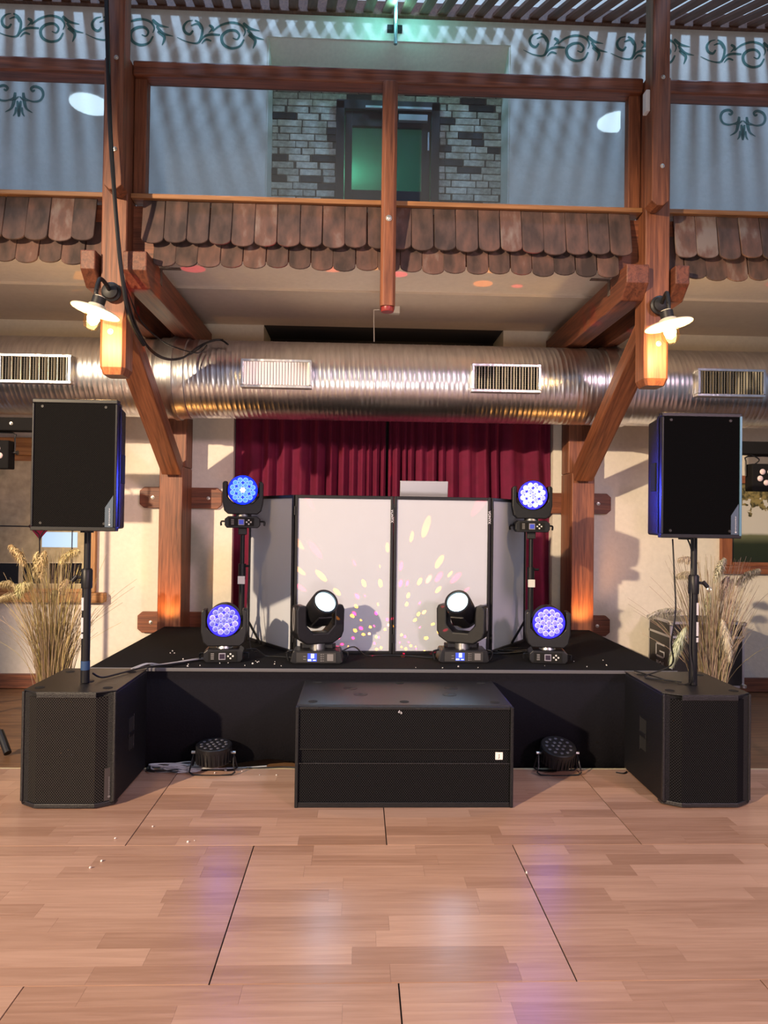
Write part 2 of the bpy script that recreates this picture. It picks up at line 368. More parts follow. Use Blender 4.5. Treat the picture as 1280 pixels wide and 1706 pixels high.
# stencilled ornament on the upper wall
def ribbon(mb, pts, w0, w1=None, y=-.002):
    """tapering flat stroke in the wall plane"""
    P = [Vector((p[0], p[1])) for p in pts]; Q = []
    for i in range(len(P)-1):
        a = P[max(i-1, 0)]; b = P[i]; c = P[i+1]; dd = P[min(i+2, len(P)-1)]
        for k in range(5):
            t = k/5; Q.append(.5*((2*b)+(c-a)*t+(2*a-5*b+4*c-dd)*t*t+(3*b-a-3*c+dd)*t**3))
    Q.append(P[-1]); L = len(Q); n = len(mb.v)
    for i, p in enumerate(Q):
        t = (Q[min(i+1, L-1)]-Q[max(i-1, 0)]).normalized(); nn = Vector((-t.y, t.x)); f = i/(L-1)
        ww = 1.45*(w0 if w1 is None else w0+(w1-w0)*f)*(.25+.75*sin(pi*min(1, .12+f*.86)))
        for sg in (-1, 1):
            q = p+nn*ww*sg; mb.v.append((q.x, y, q.y))
    for i in range(L-1): mb.f.append((n+2*i, n+2*i+2, n+2*i+3, n+2*i+1))
scroll = [([(895, 132), (880, 150), (858, 140), (852, 115), (868, 92), (893, 84)], 5, 4), ([(903, 84), (925, 98), (938, 125), (932, 165), (915, 190), (870, 186), (822, 166)], 5, 3),
          ([(885, 110), (915, 100), (930, 125)], 3, 3), ([(968, 104), (986, 118), (966, 140)], 6, 3), ([(1020, 148), (975, 148), (945, 160), (925, 190)], 5, 3), ([(980, 178), (955, 172), (935, 192)], 4, 3),
          ([(985, 132), (1020, 104), (1070, 88), (1115, 98), (1135, 125), (1128, 150)], 4, 4), ([(1130, 165), (1110, 198), (1070, 208), (1035, 190), (1028, 155), (1052, 130), (1088, 125), (1108, 145), (1098, 166), (1078, 160)], 5, 5),
          ([(1125, 88), (1155, 112), (1202, 122)], 7, 3), ([(1145, 118), (1175, 150), (1222, 162)], 6, 3), ([(1150, 142), (1182, 168), (1172, 206)], 6, 4)]
fleur = [([(160, 418), (150, 424), (143, 412), (160, 402), (188, 412), (198, 438), (186, 464), (155, 472), (124, 462), (108, 445)], 5, 4),
         ([(108, 432), (113, 470), (124, 505), (152, 524)], 7, 3), ([(98, 470), (92, 505), (91, 544)], 5, 7), ([(104, 500), (106, 525), (116, 542)], 4, 3), ([(92, 450), (112, 466), (140, 470)], 3, 2)]
def stencil(strokes, ox, oy, pxs, mirror=None):
    mb = MB(); s = pxs*WY/FPX
    for pts, a, b in strokes:
        for mir in ((False, True) if mirror is not None else (False,)):
            pp = [(((2*mirror-p[0]) if mir else p[0]), p[1]) for p in pts]
            ribbon(mb, [((p[0]-ox)*s, -(p[1]-oy)*s) for p in pp], a*s, b*s)
    return mb.mesh('stencil')
sm = stencil(scroll, 1020, 148, 1/2.78); fm = stencil(fleur, 90, 470, 1/2.78, 90)
for m_ in (sm, fm): m_.materials.append(M['stencil'])
p0 = at(367, 53, WY); p1 = at(1087, 79, WY)
zs = lambda x: p0.z+(p1.z-p0.z)*(x-p0.x)/(p1.x-p0.x)
for px_ in (-90, 65, 215, 367, 942, 1087, 1236, 1385):
    q = at(px_, 60, WY); o = bpy.data.objects.new('stencil_scroll', sm); C.objects.link(o); o.location = (q.x, WY, 5.995+.0*q.x); o.parent = wall
for px_, py_ in ((32, 168), (1238, 208)):
    q = at(px_, py_, WY); o = bpy.data.objects.new('stencil_palmette', fm); C.objects.link(o); o.location = (q.x, WY, q.z); o.parent = wall
# baseboards
struct(MB().box(-6, -1.72, WY-.03, WY, -.02, .11).build('baseboard_left', M['timber_x'], bevel=.005))
struct(MB().box(2.05, 6, WY-.03, WY, -.02, .11).build('baseboard_right', M['timber_x'], bevel=.005))
# hall roof over the audience side
struct(MB().box(-6, 6, -6, 3.3, 7.7, 7.85).build('ceiling_hall', M['timber_y']))
# gallery floor and its underside
struct(MB().box(-6, 6, 4.74, WY, 3.335, 3.44).build('ceiling', M['ceiling']))
struct(MB().box(-6, 6, 5.55, WY, 3.318, 3.335).build('trim_4', plain('rear_ceiling_tone', (.66, .60, .54), .9, var=.03, scale=20)))  # rear strip of the underside, set lower and in a darker tone
struct(MB().box(-6, 6, 4.70, 4.74, 3.30, 3.44).build('trim_5', M['timber_x']))

# ================================================================== DANCE FLOOR
df = thing('dance_floor', 'light oak portable dance floor laid in rectangular panels before the stage', 'dance floor', (0, 0, -.024))
random.seed(11)
PW = 1.222; um = {}
pl_me = MB().box(-.5, .5, -.5, .5, -.5, .5).mesh('plank'); pl_me.materials.append(M['plank'])
def panel(x0, x1, y0, y1, rows=10, vis=True):
    p = MB().box(x0+.0015, x1-.0015, y0+.0015, y1-.0015, 0, .020).build('floor_panel', M['joint'], df)
    for r in range(rows):
        ya = y0+(y1-y0)*r/rows; yb = y0+(y1-y0)*(r+1)/rows; x = x0
        cuts = [x0]; c = x0+random.uniform(.2, .62)
        while c < x1-.18: cuts.append(c); c += random.uniform(.42, .66)
        cuts.append(x1)
        for a, b in zip(cuts[:-1], cuts[1:]):
            ga = .0028 if a == x0 else .0003; gb = .0028 if b == x1 else .0003
            gy0 = .0024 if r == 0 else .00025; gy1 = .0024 if r == rows-1 else .00025
            key = round((b-a)/.05)
            o = bpy.data.objects.new('plank', None)
            mb = MB().box(-(b-a)/2+ga, (b-a)/2-gb, -(yb-ya)/2+gy0, (yb-ya)/2-gy1, 0, .004)
            me = mb.mesh('plank'); me.materials.append(M['plank'])
            bpy.data.objects.remove(o); o = bpy.data.objects.new('plank', me)
            C.objects.link(o); o.location = ((a+b)/2, (ya+yb)/2, .0200+random.uniform(-.0001, .0001)); o.parent = p
for i in range(-2, 2): panel(.152+i*PW, .152+(i+1)*PW, 3.372, 4.398)
for i in range(-2, 3): panel(-.472+(i-0)*PW-0, -.472+(i+1)*PW, 2.370, 3.372) if i < 2 else None
for i in range(-2, 1 + 1): panel(.152+i*PW-0, .152+(i+1)*PW, 1.37, 2.370) if -1.5 < i < 1 else None
# far panels outside the frame keep their boards in one piece
for (a, b, c, d_) in ((.152+2*PW, .152+3*PW, 3.372, 4.398), (.152-3*PW, .152-2*PW, 3.372, 4.398), (-.472+2*PW, -.472+3*PW, 2.37, 3.372), (-.472-3*PW, -.472-2*PW, 2.37, 3.372), (.152+PW, .152+3*PW, 1.37, 2.37), (.152-3*PW, .152-PW, 1.37, 2.37), (-3.6, 3.9, -2.4, 1.37)):
    mb = MB(); y = c
    while y < d_-.02: mb.box(a+.002, b-.002, y+.0004, min(y+.1, d_)-.0004, 0, .024); y += .1
    mb.build('floor_panel', M['plank'], df)
MB().box(-3.51, 3.82, 4.400, 4.425, 0, .022).build('edge_strip', M['lip'], df, bevel=.004)

# ================================================================== STAGE
st = thing('stage', 'low black carpeted stage with black cloth skirting', 'stage', (.185, 5.34, 0))
SX = 1.845
MB().box(-SX, SX, -.88, .825, .56, .6).build('deck', M['carpet'], st, bevel=.006)
# skirt hangs slightly wavy and ends a little above the floor
mb = MB(); nseg = 90; vs_ = []
for i in range(nseg+1):
    x = -SX+2*SX*i/nseg; wv = .006*sin(i*.7)+.004*sin(i*1.9); top = (x, -.884, .592); mid = (x, -.888-abs(wv)*.6, .3)
    bot = (x+.0, -.886+wv, -.018+.012*abs(sin(i*.23+1.2))+(.05*max(0, 1-abs(x+.75)/.5)))
    vs_ += [top, mid, bot]
fs_ = []
for i in range(nseg): a = 3*i; fs_ += [(a, a+1, a+4, a+3), (a+1, a+2, a+5, a+4)]
mb.add(vs_, fs_); sk = mb.build('skirt', M['cloth'], st, smooth=True); md = sk.modifiers.new('solid', 'SOLIDIFY'); md.thickness = .004
MB().box(-SX, -SX+.004, -.88, .82, -.02, .56).build('side_skirt', M['cloth'], st); MB().box(SX-.004, SX, -.88, .82, -.02, .56).build('side_skirt', M['cloth'], st)
MB().box(-SX-.005, SX+.005, -.893, -.882, .582, .603).build('edge_trim', plain('grey_edge_tape', (.10, .10, .11), .6), st, bevel=.003)
for sx in (-1, 1):
    for yy in (-.78, .78): MB().box(sx*1.7-.03, sx*1.7+.03, yy-.03, yy+.03, -.024, .56).build('leg', M['alu'], st)

# ================================================================== TIMBER FRAME
CX = .172
side = {-1: 'left', 1: 'right'}
for s in (-1, 1):
    nm = side[s]
    # lower post by the wall
    px = CX+s*1.795-.0
    t = thing('timber_post', 'square red-brown timber post rising behind the stage, %s of the curtain' % nm, 'post', (px, 6.31, -.024))
    MB().box(-.1, .1, -.14, .20, 0, 2.0).build('shaft', M['timber'], t, bevel=.008)
    MB().box(-.1, .1, -.02, .20, 2.002, 3.34).build('upper_shaft', M['timber'], t, bevel=.008)
    for zz, lab in ((1.716, 'upper'), (.585, 'lower')):
        r = thing('timber_rail', 'short %s wooden cross rail with clipped corners, behind the %s wall post' % (lab, nm), 'rail', (px, 6.50, zz))
        MB().prism([(-.37, -.06), (-.33, -.095), (.33, -.095), (.37, -.06), (.37, .06), (.33, .095), (-.33, .095), (-.37, .06)], .01, .05, 'Y').build('board', M['timber_x'], r, bevel=.004, fixn=True)
        for q in (-.25, .25): bolt(r, q, .01, 0, .016)
    # brace
    bx = CX+s*1.775
    br = thing('timber_brace', 'slanting timber brace from the wall post up to the hanging post on the %s' % nm, 'brace', (bx, 6.14, 1.95))
    o = beam('shaft', M['timber'], (0, 0, 0), (0, -1.42, .905), .165, .125); o.parent = br
    o.matrix_world = Matrix.Translation((0, 0, 0)) @ o.matrix_world
    bb = Vector((0, .02, -.02)); bolt(br, 0, -.105, .045, .018)
    # tie beams clasping the post
    for k_, (a, b, lab) in enumerate(((-.155, -.005, 'inner'), (.33-.07, .36, 'outer'))):
        x0, x1 = (CX+s*1.53, CX+s*1.68) if lab == 'inner' else (CX+s*1.85, CX+s*1.945)
        x0, x1 = min(x0, x1), max(x0, x1)
        tb = thing('tie_beam', '%s heavy tie beam under the gallery beside the %s hanging post' % (lab, nm), 'beam', ((x0+x1)/2, 4.5, 3.0))
        hw = (x1-x0)/2
        MB().prism([(0, .21), (.0, .09), (.10, .0), (1.98, .0), (1.98, .21)], -hw, hw, 'X').build('shaft', M['timber_y'], tb, bevel=.008, fixn=True)
        if lab == 'inner':
            yy = .30; s2 = -s
            MB().box(min(s2*hw, s2*(hw+.13)), max(s2*hw, s2*(hw+.13)), yy, yy+.04, .210, .216).box(min(s2*hw, s2*(hw+.005)), max(s2*hw, s2*(hw+.005)), yy, yy+.04, .10, .210).build('angle_bracket', plain('rusty_bracket', (.16, .13, .11), .6, .5, var=.3, scale=50), tb)
    # hanging post
    hp = thing('hanging_post', 'thick timber post of the gallery ending in a chamfered foot, carrying the %s wall lamp' % nm, 'post', (CX+s*1.755, 4.64, 2.44))
    hm = MB(); hw = .08; ch = .018
    def ring(h, d_, z_, c_): return [(-h+c_, -d_, z_), (h-c_, -d_, z_), (h, -d_+c_, z_), (h, d_-c_, z_), (h-c_, d_, z_), (-h+c_, d_, z_), (-h, d_-c_, z_), (-h, -d_+c_, z_)]
    R_ = [ring(.062, .070, 0, .012), ring(hw, .088, .045, ch), ring(hw, .088, .34, ch), ring(hw, .088, .42, .006), ring(hw, .088, 2.02, .006)]
    vv = [p for r_ in R_ for p in r_]; ff = [tuple(range(8))[::-1]]+[tuple(range(32, 40))]
    for i in range(4):
        for j in range(8): kx = (j+1) % 8; ff.append((8*i+j, 8*i+kx, 8*i+8+kx, 8*i+8+j))
    hm.add(vv, ff).build('shaft', M['timber'], hp, fixn=True)
    bolt(hp, .01*s, -.088, .27, .018)
    # upper post bolted on the front
    up = thing('upper_post', 'tall timber post above the gallery rail, bolted in front of the %s hanging post' % nm, 'post', (CX+(s*1.715 if s > 0 else s*1.725), 4.485, 3.56))
    MB().prism([(-.056, .03), (-.02, 0), (.02, 0), (.056, .03), (.056, 3.0), (-.056, 3.0)], -.062, .062, 'Y').build('shaft', M['timber'], up, bevel=.006, fixn=True)
    for zz in (.25, .82): bolt(up, .01, -.062, zz, .014)
    if s > 0: MB().box(-.085, -.057, -.03, .03, .62, .76).build('junction_box', M['white'], up, bevel=.006)
cp = thing('drop_post', 'slim timber drop post hanging at the middle of the gallery front', 'post', (.163, 4.535, 2.87))
MB().prism([(-.048, -.03), (-.03, -.048), (.03, -.048), (.048, -.03), (.048, .066), (-.048, .066)], .03, 1.47, 'Z').build('shaft', M['timber'], cp, fixn=True, bevel=.004)
MB().lathe([(.038, 0), (.042, .006), (.042, .034)], 18).build('red_light_disc', plain('red_light_on_foot', (.25, .02, .02), .4), cp, smooth=True)  # disc coloured red for the red light caught at the post's foot
bolt(cp, 0, -.048, .585, .02)

# ================================================================== GALLERY RAILING, TILES
gr = thing('gallery_railing', 'gallery balustrade of timber rails with clear glass panes', 'railing', (CX, 4.67, 3.59))
for a, b in ((-3.7, -1.837), (-1.673, 1.673), (1.837, 3.7)):
    MB().box(a, b, -.07, .075, 0, .032).build('ledge', M['ledge'], gr, bevel=.006)
    MB().box(a, b, -.07, .06, .80, .895).build('handrail', M['timber_x'], gr, bevel=.012)
for a, b in ((-3.7, -1.80), (-1.60, -.05), (-.05, 1.60), (1.80, 3.7)): MB().box(a, b, .036, .042, .03, .80).build('glass_pane', M['glass'], gr)
for s in (-1, 1): MB().box(min(s*1.59, s*1.67), max(s*1.59, s*1.67), -.03, .05, .03, .80).build('baluster', M['timber'], gr, bevel=.006)

ts = thing('tile_apron', 'sloping apron of overlapping old clay tiles along the gallery front', 'tile apron', (CX, 4.66, 3.59))
MB().box(-3.6, 3.6, .02, .035, -.36, -.02).build('backing_board', M['timber_x'], ts)
def tile_mesh(w, h, rr):
    pts = [(-w/2, 0), (-w/2, -h+rr)]
    for k in range(1, 8): a = pi+pi*k/8; pts.append((w/2*cos(a), -h+rr+rr*sin(a)))
    pts += [(w/2, -h+rr), (w/2, 0)]
    return MB().prism(pts, -.014, 0, 'Y')
tms = []
for v in range(3):
    mb = tile_mesh(.139+.003*v, .300+.004*v, .036); me = mb.mesh('roof_tile'); me.materials.append(M['tile'])
    bm = bmesh.new(); bm.from_mesh(me); bmesh.ops.recalc_face_normals(bm, faces=bm.faces); bmesh.ops.bevel(bm, geom=[e for e in bm.edges if e.calc_face_angle(0) > 1.2], offset=.003, segments=1, affect='EDGES'); bm.to_mesh(me); bm.free(); tms.append(me)
random.seed(5); tw = .1455
for row in range(2):
    n = 24
    for i in range(-n, n+1):
        x = i*tw+(tw/2 if row == 0 else 0)
        if abs(abs(x)-1.745) < .14 and not (row == 1): continue
        if abs(abs(x)-1.71) < .16 and row == 1: continue
        if row == 0 and abs(x+.01) < .03: continue
        o = bpy.data.objects.new('roof_tile', random.choice(tms)); C.objects.link(o); o.parent = ts
        z_ = 0 if row == 0 else -.135
        o.location = (x+random.uniform(-.002, .002), (-.012 if row == 0 else .018)+random.uniform(-.002, .002), z_+random.uniform(-.004, .004))
        o.rotation_euler = (-radians(10.5)+random.uniform(-.012, .012), random.uniform(-.012, .012), random.uniform(-.03, .03))

# ================================================================== LATTICE
la = thing('roof_lattice', 'slatted timber lattice roof above the gallery with sky between', 'lattice', (0, WY, 6.21))
sd = (CAM_R @ Vector(((485-640)/FPX, -(380-853)/FPX, -1))).normalized()   # run of the slats, rising towards the wall
MB().box(-4.6, 4.8, -.045, -.0, .0, .13).build('wall_plate', M['slat'], la, bevel=.006)
sl = MB().box(-.044, .044, -2.9, .02, .0, .030); slm = sl.mesh('slat'); slm.materials.append(M['slat'])
pitch = .172
rzs = atan2(-sd.x, sd.y); rxs = math.asin(sd.z)
for i in range(-24, 29):
    o = bpy.data.objects.new('slat', slm); C.objects.link(o); o.parent = la
    o.location = (i*pitch+.02, -.045, .02); o.rotation_euler = Euler((rxs, 0, rzs))
MB().box(-4.6, 4.8, -1.96, -1.84, -.90, -.80).build('cross_beam', M['slat'], la, bevel=.006)

tr = thing('glowing_rod', 'slim vertical steel rod lit turquoise above the upper opening', 'rod', (.268, 6.30, 5.80))
MB().cyl((0, 0, .0), (0, 0, .62), .016).build('tube', plain('pale_steel_tube', (.5, .8, .8), .2, .8), tr, smooth=True)
MB().box(-.07, .07, .20, .25, .27, .32).box(-.015, .015, -.01, .20, .28, .31).build('clamp', M['darksteel'], tr, bevel=.004)
lamp('rod_lamp', 'POINT', (.268, 6.24, 6.06), 7, (.20, .95, .9), size=.03)

# ================================================================== DUCT
DX0, DX1 = -4.6, 4.9; DY = 5.9; DZ = 2.68; DR = .318
du = thing('air_duct', 'large galvanised spiral ventilation duct running under the gallery', 'duct', (0, DY, DZ))
def duct(x0, x1, r):
    mb = MB(); pit = .116; prof = [(0, 0), (.006, .0020), (.012, 0), (.048, -.0003), (.051, .0006), (.054, -.0003), (.084, 0), (.087, .0007), (.090, 0)]
    n = 64; rows = []; x = x0
    while x < x1:
        for dx, dr in prof: rows.append((x+dx, r+dr))
        x += pit
    K = len(prof)
    for xx, rr in rows:
        for j in range(n): a = 2*pi*j/n; mb.v.append((xx+pit*j/n, rr*cos(a), rr*sin(a)))
    for i in range(len(rows)-1):
        for j in range(n-1): mb.f.append((i*n+j, i*n+j+1, (i+1)*n+j+1, (i+1)*n+j))
        if i+K+1 < len(rows): mb.f.append((i*n+n-1, (i+K)*n, (i+K+1)*n, (i+1)*n+n-1))
    return mb
duct(DX0, DX1, DR).build('spiral_tube', M['duct'], du, smooth=True, fixn=True)
for xc in (-1.50, 2.10):
    mb = MB(); Q = Matrix.Translation((xc, 0, 0)) @ Matrix.Rotation(pi/2, 4, 'Y')
    mb.lathe([(DR, -.11), (DR+.011, -.105), (DR+.009, -.06), (DR+.015, -.02), (DR+.015, .02), (DR+.009, .06), (DR+.011, .105), (DR, .11)], 64, Q, cap=False).build('collar', M['duct'], du, smooth=True)
    MB().lathe([(DR+.014, -.02), (DR+.023, -.018), (DR+.023, .018), (DR+.014, .02)], 64, Q, cap=False).build('clamp_band', M['steel'], du, smooth=True)
vent_bright = plain('pale_grille_metal', (.60, .58, .50), .4, .5)
for k_, (px_, closed) in enumerate(((at(61, 614, 5.57).x, 0), (at(461, 625, 5.57).x, 1), (at(843, 634, 5.57).x, 0), (at(1216, 642, 5.57).x, 0))):
    v = thing('duct_vent', ['louvred air grille at the far left end of the duct', 'bright air grille with closed vanes, left of the duct middle', 'dark open air grille on the duct, right of its middle', 'louvred air grille on the duct at the far right'][k_], 'air vent', (px_, DY-DR-.030, DZ-.012))
    v.rotation_euler = (radians(-0), 0, 0)
    mb = MB(); W_, H_ = .275, .112
    mb.box(-W_, W_, -.016, .06, H_-.022, H_); mb.box(-W_, W_, -.016, .06, -H_, -H_+.022); mb.box(-W_, -W_+.022, -.022, .06, -H_+.022, H_-.022); mb.box(W_-.022, W_, -.022, .06, -H_+.022, H_-.022)
    mb.build('frame', M['duct'], v, bevel=.003)
    MB().box(-W_+.022, W_-.022, .012, .02, -H_+.022, H_-.022).build('back_plate', M['hole'], v)
    for i in range(22):
        x = -W_+.033+i*(2*W_-.066)/21
        MB().box(-.0095 if closed else -.0016, .0095 if closed else .0016, -.012 if not closed else -.0015, .010 if not closed else .0015, -H_+.022, H_-.022).build('vane', vent_bright, v, (x, -.008, 0), rot=(0, 0, (.35 if closed else .30*sin(i*2.1))))
    if not closed:
        mb = MB()
        for j in range(9): zz = -H_+.034+j*.0178; mb.box(-W_+.022, W_-.022, .004, .008, zz-.0016, zz+.0016)
        mb.build('rear_bars', M['darksteel'], v)
jb = thing('junction_box', 'small pale junction box under the ceiling above the duct', 'junction box', (.27, 5.9, 3.26)); MB().box(-.045, .045, -.03, .03, 0, .058).build('box', M['white'], jb, bevel=.005)
MB().tube([(-.045, 0, .03), (-.16, 0, .03), (-.17, 0, .0), (-.165, -.01, -.24)], .004).build('wire', M['white'], jb)

# ================================================================== CURTAINS
def curtain(name, label, x0, x1, nf, flat_side, flare):
    """pleated drape; pleats get narrower and deeper towards the middle of the stage"""
    t = thing(name, label, 'curtain', ((x0+x1)/2, 6.62, .58)); mb = MB(); W_ = x1-x0; per = 14; rows = 16
    rn = random.Random(nf*3+1); wd = [rn.uniform(.6, 1.5)*(1.9 if k < 2 else 1.5-1.0*k/nf) for k in range(nf)]; tot = sum(wd); am = [rn.uniform(.6, 1.15) for _ in range(nf)]; dr = [rn.uniform(-.25, .25) for _ in range(nf)]
    cols = []                                                     # (u from the outer edge, depth, drift)
    acc = 0
    for k in range(nf):
        for i in range(per):
            f = i/per; cols.append(((acc+wd[k]*f)/tot, am[k]*min(.055, .020+wd[k]/tot*W_*.38)*sin(2*pi*f)*(.9+.25*sin(4*pi*f)), dr[k]))
        acc += wd[k]
    cols.append((1.0, 0, 0))
    for r in range(rows+1):
        zz = 2.45*r/rows
        for u, dep, d_ in cols:
            X = -W_/2+W_*u if flat_side < 0 else W_/2-W_*u
            X += flat_side*flare*(1-u)**2*max(0, 1-zz/1.5)+.012*d_*sin(zz*1.8)
            mb.v.append((X, dep*(1.05-.12*zz/2.45)+.008*sin(5*u+zz*2), zz))
    n = len(cols)-1
    for r in range(rows):
        for i in range(n): a = r*(n+1)+i; mb.f.append((a, a+1, a+n+2, a+n+1))
    o = mb.build('drape', M['velvet'], t, smooth=True); o.data.set_sharp_from_angle(angle=pi); md = o.modifiers.new('s', 'SOLIDIFY'); md.thickness = .004
    MB().cyl((-W_/2, 0, 2.47), (W_/2, 0, 2.47), .015).build('rod', M['darksteel'], t, smooth=True)
curtain('stage_curtain', 'crimson velvet curtain, left half, with deep pleats towards the middle', -1.15, .24, 12, -1, .03)
curtain('stage_curtain', 'crimson velvet curtain, right half, flaring out beside the timber post', .27, 1.79, 13, 1, .10)

# ================================================================== WINDOWS
# left window with old leaded glass
wL = struct(bpy.data.objects.new('window_1', None)); C.objects.link(wL); wL.location = (-3.0, WY, .76); wL['label'] = 'leaded stained glass window in a brown wooden frame'
MB().box(-.70, .72, -.09, 0, 0, .09).build('window_sill', M['oak_x'], wL, bevel=.012)
MB().box(-.62, .625, -.05, 0, 1.32, 1.48).build('head_casing', M['oak_x'], wL, bevel=.008)
for a in (-.62, .545): MB().box(a, a+.08, -.05, 0, .09, 1.32).build('side_casing', M['oak_z'], wL, bevel=.008)
MB().box(-.54, .545, -.02, .0, 1.27, 1.32).box(-.54, .545, -.02, 0, .09, .12).box(-.54, -.50, -.02, 0, .09, 1.3).box(.515, .545, -.02, 0, .09, 1.3).build('inner_stop', M['oak_x'], wL)
gl_amber = plain('smoky_amber_glass', (.44, .37, .23), .14, var=.18, bump=.35, scale=16)
gl_red = plain('crimson_glass', (.22, .008, .04), .15)
gl_sky = glow('sky_seen_through_glass', (.45, .68, .95), .75)
gl_dark = plain('dark_room_glass', (.008, .006, .008), .1)
mb = MB().box(-.5, .515, -.016, -.008, .12, 1.27); mb.build('amber_glass', gl_amber, wL)
q = at(68, 877, WY); dx = q.x+3.0; dz = q.z-.76
MB().prism([(dx-.10, dz), (dx, dz+.15), (dx+.10, dz), (dx, dz-.12)], -.019, -.0165, 'Y').build('red_diamond', gl_red, wL, fixn=True)
mb = MB(); mb.tube([(dx-.10, -.02, dz), (dx-.03, -.02, dz-.05), (dx, -.02, dz-.13), (dx, -.02, .12)], .005); mb.tube([(dx-.10, -.02, dz), (dx-.03, -.02, dz+.06), (dx, -.02, dz+.16), (dx, -.02, 1.27)], .005)
mb.tube([(dx+.10, -.02, dz), (dx+.03, -.02, dz-.05), (dx, -.02, dz-.13)], .005); mb.tube([(dx+.10, -.02, dz), (dx+.03, -.02, dz+.06), (dx, -.02, dz+.16)], .005)
mb.box(-.5, dx-.10, -.024, -.016, dz-.005, dz+.005); mb.box(dx+.10, .515, -.024, -.016, dz-.005, dz+.005); mb.box(.40, .408, -.024, -.016, .12, dz)
mb.build('lead_came', M['darksteel'], wL, fixn=True)
q0 = at(66, 886, WY); q1 = at(130, 912, WY)
MB().box(q0.x+3.0+.03, q1.x+3.0, -.018, -.0155, q1.z-.76, q0.z-.76).build('sky_pane', gl_sky, wL)
for a, b in ((0, 32), (40, 72), (84, 100), (105, 118), (120, 137)):
    q0 = at(a-(0 if a else 8), 938, WY); q1 = at(b, 972, WY)
    MB().box(q0.x+3.0, q1.x+3.0, -.018, -.0155, q1.z-.76, q0.z-.76).build('dark_pane', gl_dark, wL)
    MB().box(q0.x+3.0-.008, q1.x+3.0+.008, -.0165, -.0150, q1.z-.76-.008, q0.z-.76+.01).build('pale_muntin', plain('pale_muntin_paint', (.50, .44, .30), .6), wL)
# right window with a view of a tree over a field
wR = struct(bpy.data.objects.new('window_2', None)); C.objects.link(wR); wR.location = (4.0, WY, 1.08); wR['label'] = 'wooden window showing a tree over a green field'
MB().box(-.62, .62, -.06, 0, 0, .075).build('window_sill', M['red_x'], wR, bevel=.01)
MB().box(-.62, .62, -.04, 0, .845, .92).build('head_casing', M['red_x'], wR, bevel=.008)
for a in (-.62, .51): MB().box(a, a+.11, -.04, 0, .075, .845).build('side_casing', M['red_z'], wR, bevel=.008)
MB().box(-.51, .51, -.045, -.0, .075, .11).build('inner_stop', M['red_x'], wR, bevel=.004)
def view_mat():
    m, nt, b = nodemat('view_of_tree_and_field'); b.inputs['Roughness'].default_value = .35
    tc = N(nt, 'TexCoord'); sp = N(nt, 'SeparateXYZ'); nt.links.new(tc.outputs['Object'], sp.inputs[0])
    nz = N(nt, 'TexNoise'); nz.inputs['Scale'].default_value = 11; nz.inputs['Detail'].default_value = 10; nt.links.new(tc.outputs['Object'], nz.inputs[0])
    zz = mth(nt, 'ADD', sp.outputs['Z'], mth(nt, 'MULTIPLY', mth(nt, 'SUBTRACT', nz.outputs['Fac'], .5), .012))
    bg = ramp(nt, zz, [(.0, (.012, .018, .008)), (.28, (.022, .030, .010)), (.36, (.16, .17, .09)), (.385, (.62, .60, .55))])
    bg.node.color_ramp.interpolation = 'LINEAR'
    tree = mth(nt, 'GREATER_THAN', mth(nt, 'ADD', nz.outputs['Fac'], mth(nt, 'MULTIPLY', mth(nt, 'SUBTRACT', sp.outputs['Z'], .62), 1.1)), .53)
    n2 = N(nt, 'TexNoise'); n2.inputs['Scale'].default_value = 30; nt.links.new(tc.outputs['Object'], n2.inputs[0])
    tcol = ramp(nt, n2.outputs['Fac'], [(.35, (.05, .045, .015)), (.6, (.30, .24, .09))])
    mx = N(nt, 'MixRGB'); nt.links.new(mth(nt, 'MULTIPLY', tree, mth(nt, 'GREATER_THAN', sp.outputs['Z'], .47)), mx.inputs[0]); nt.links.new(bg, mx.inputs[1]); nt.links.new(tcol, mx.inputs[2])
    nt.links.new(mx.outputs[0], b.inputs['Base Color']); return m
MB().box(-.51, .51, -.012, -.004, .11, .845).build('view_panel', view_mat(), wR)

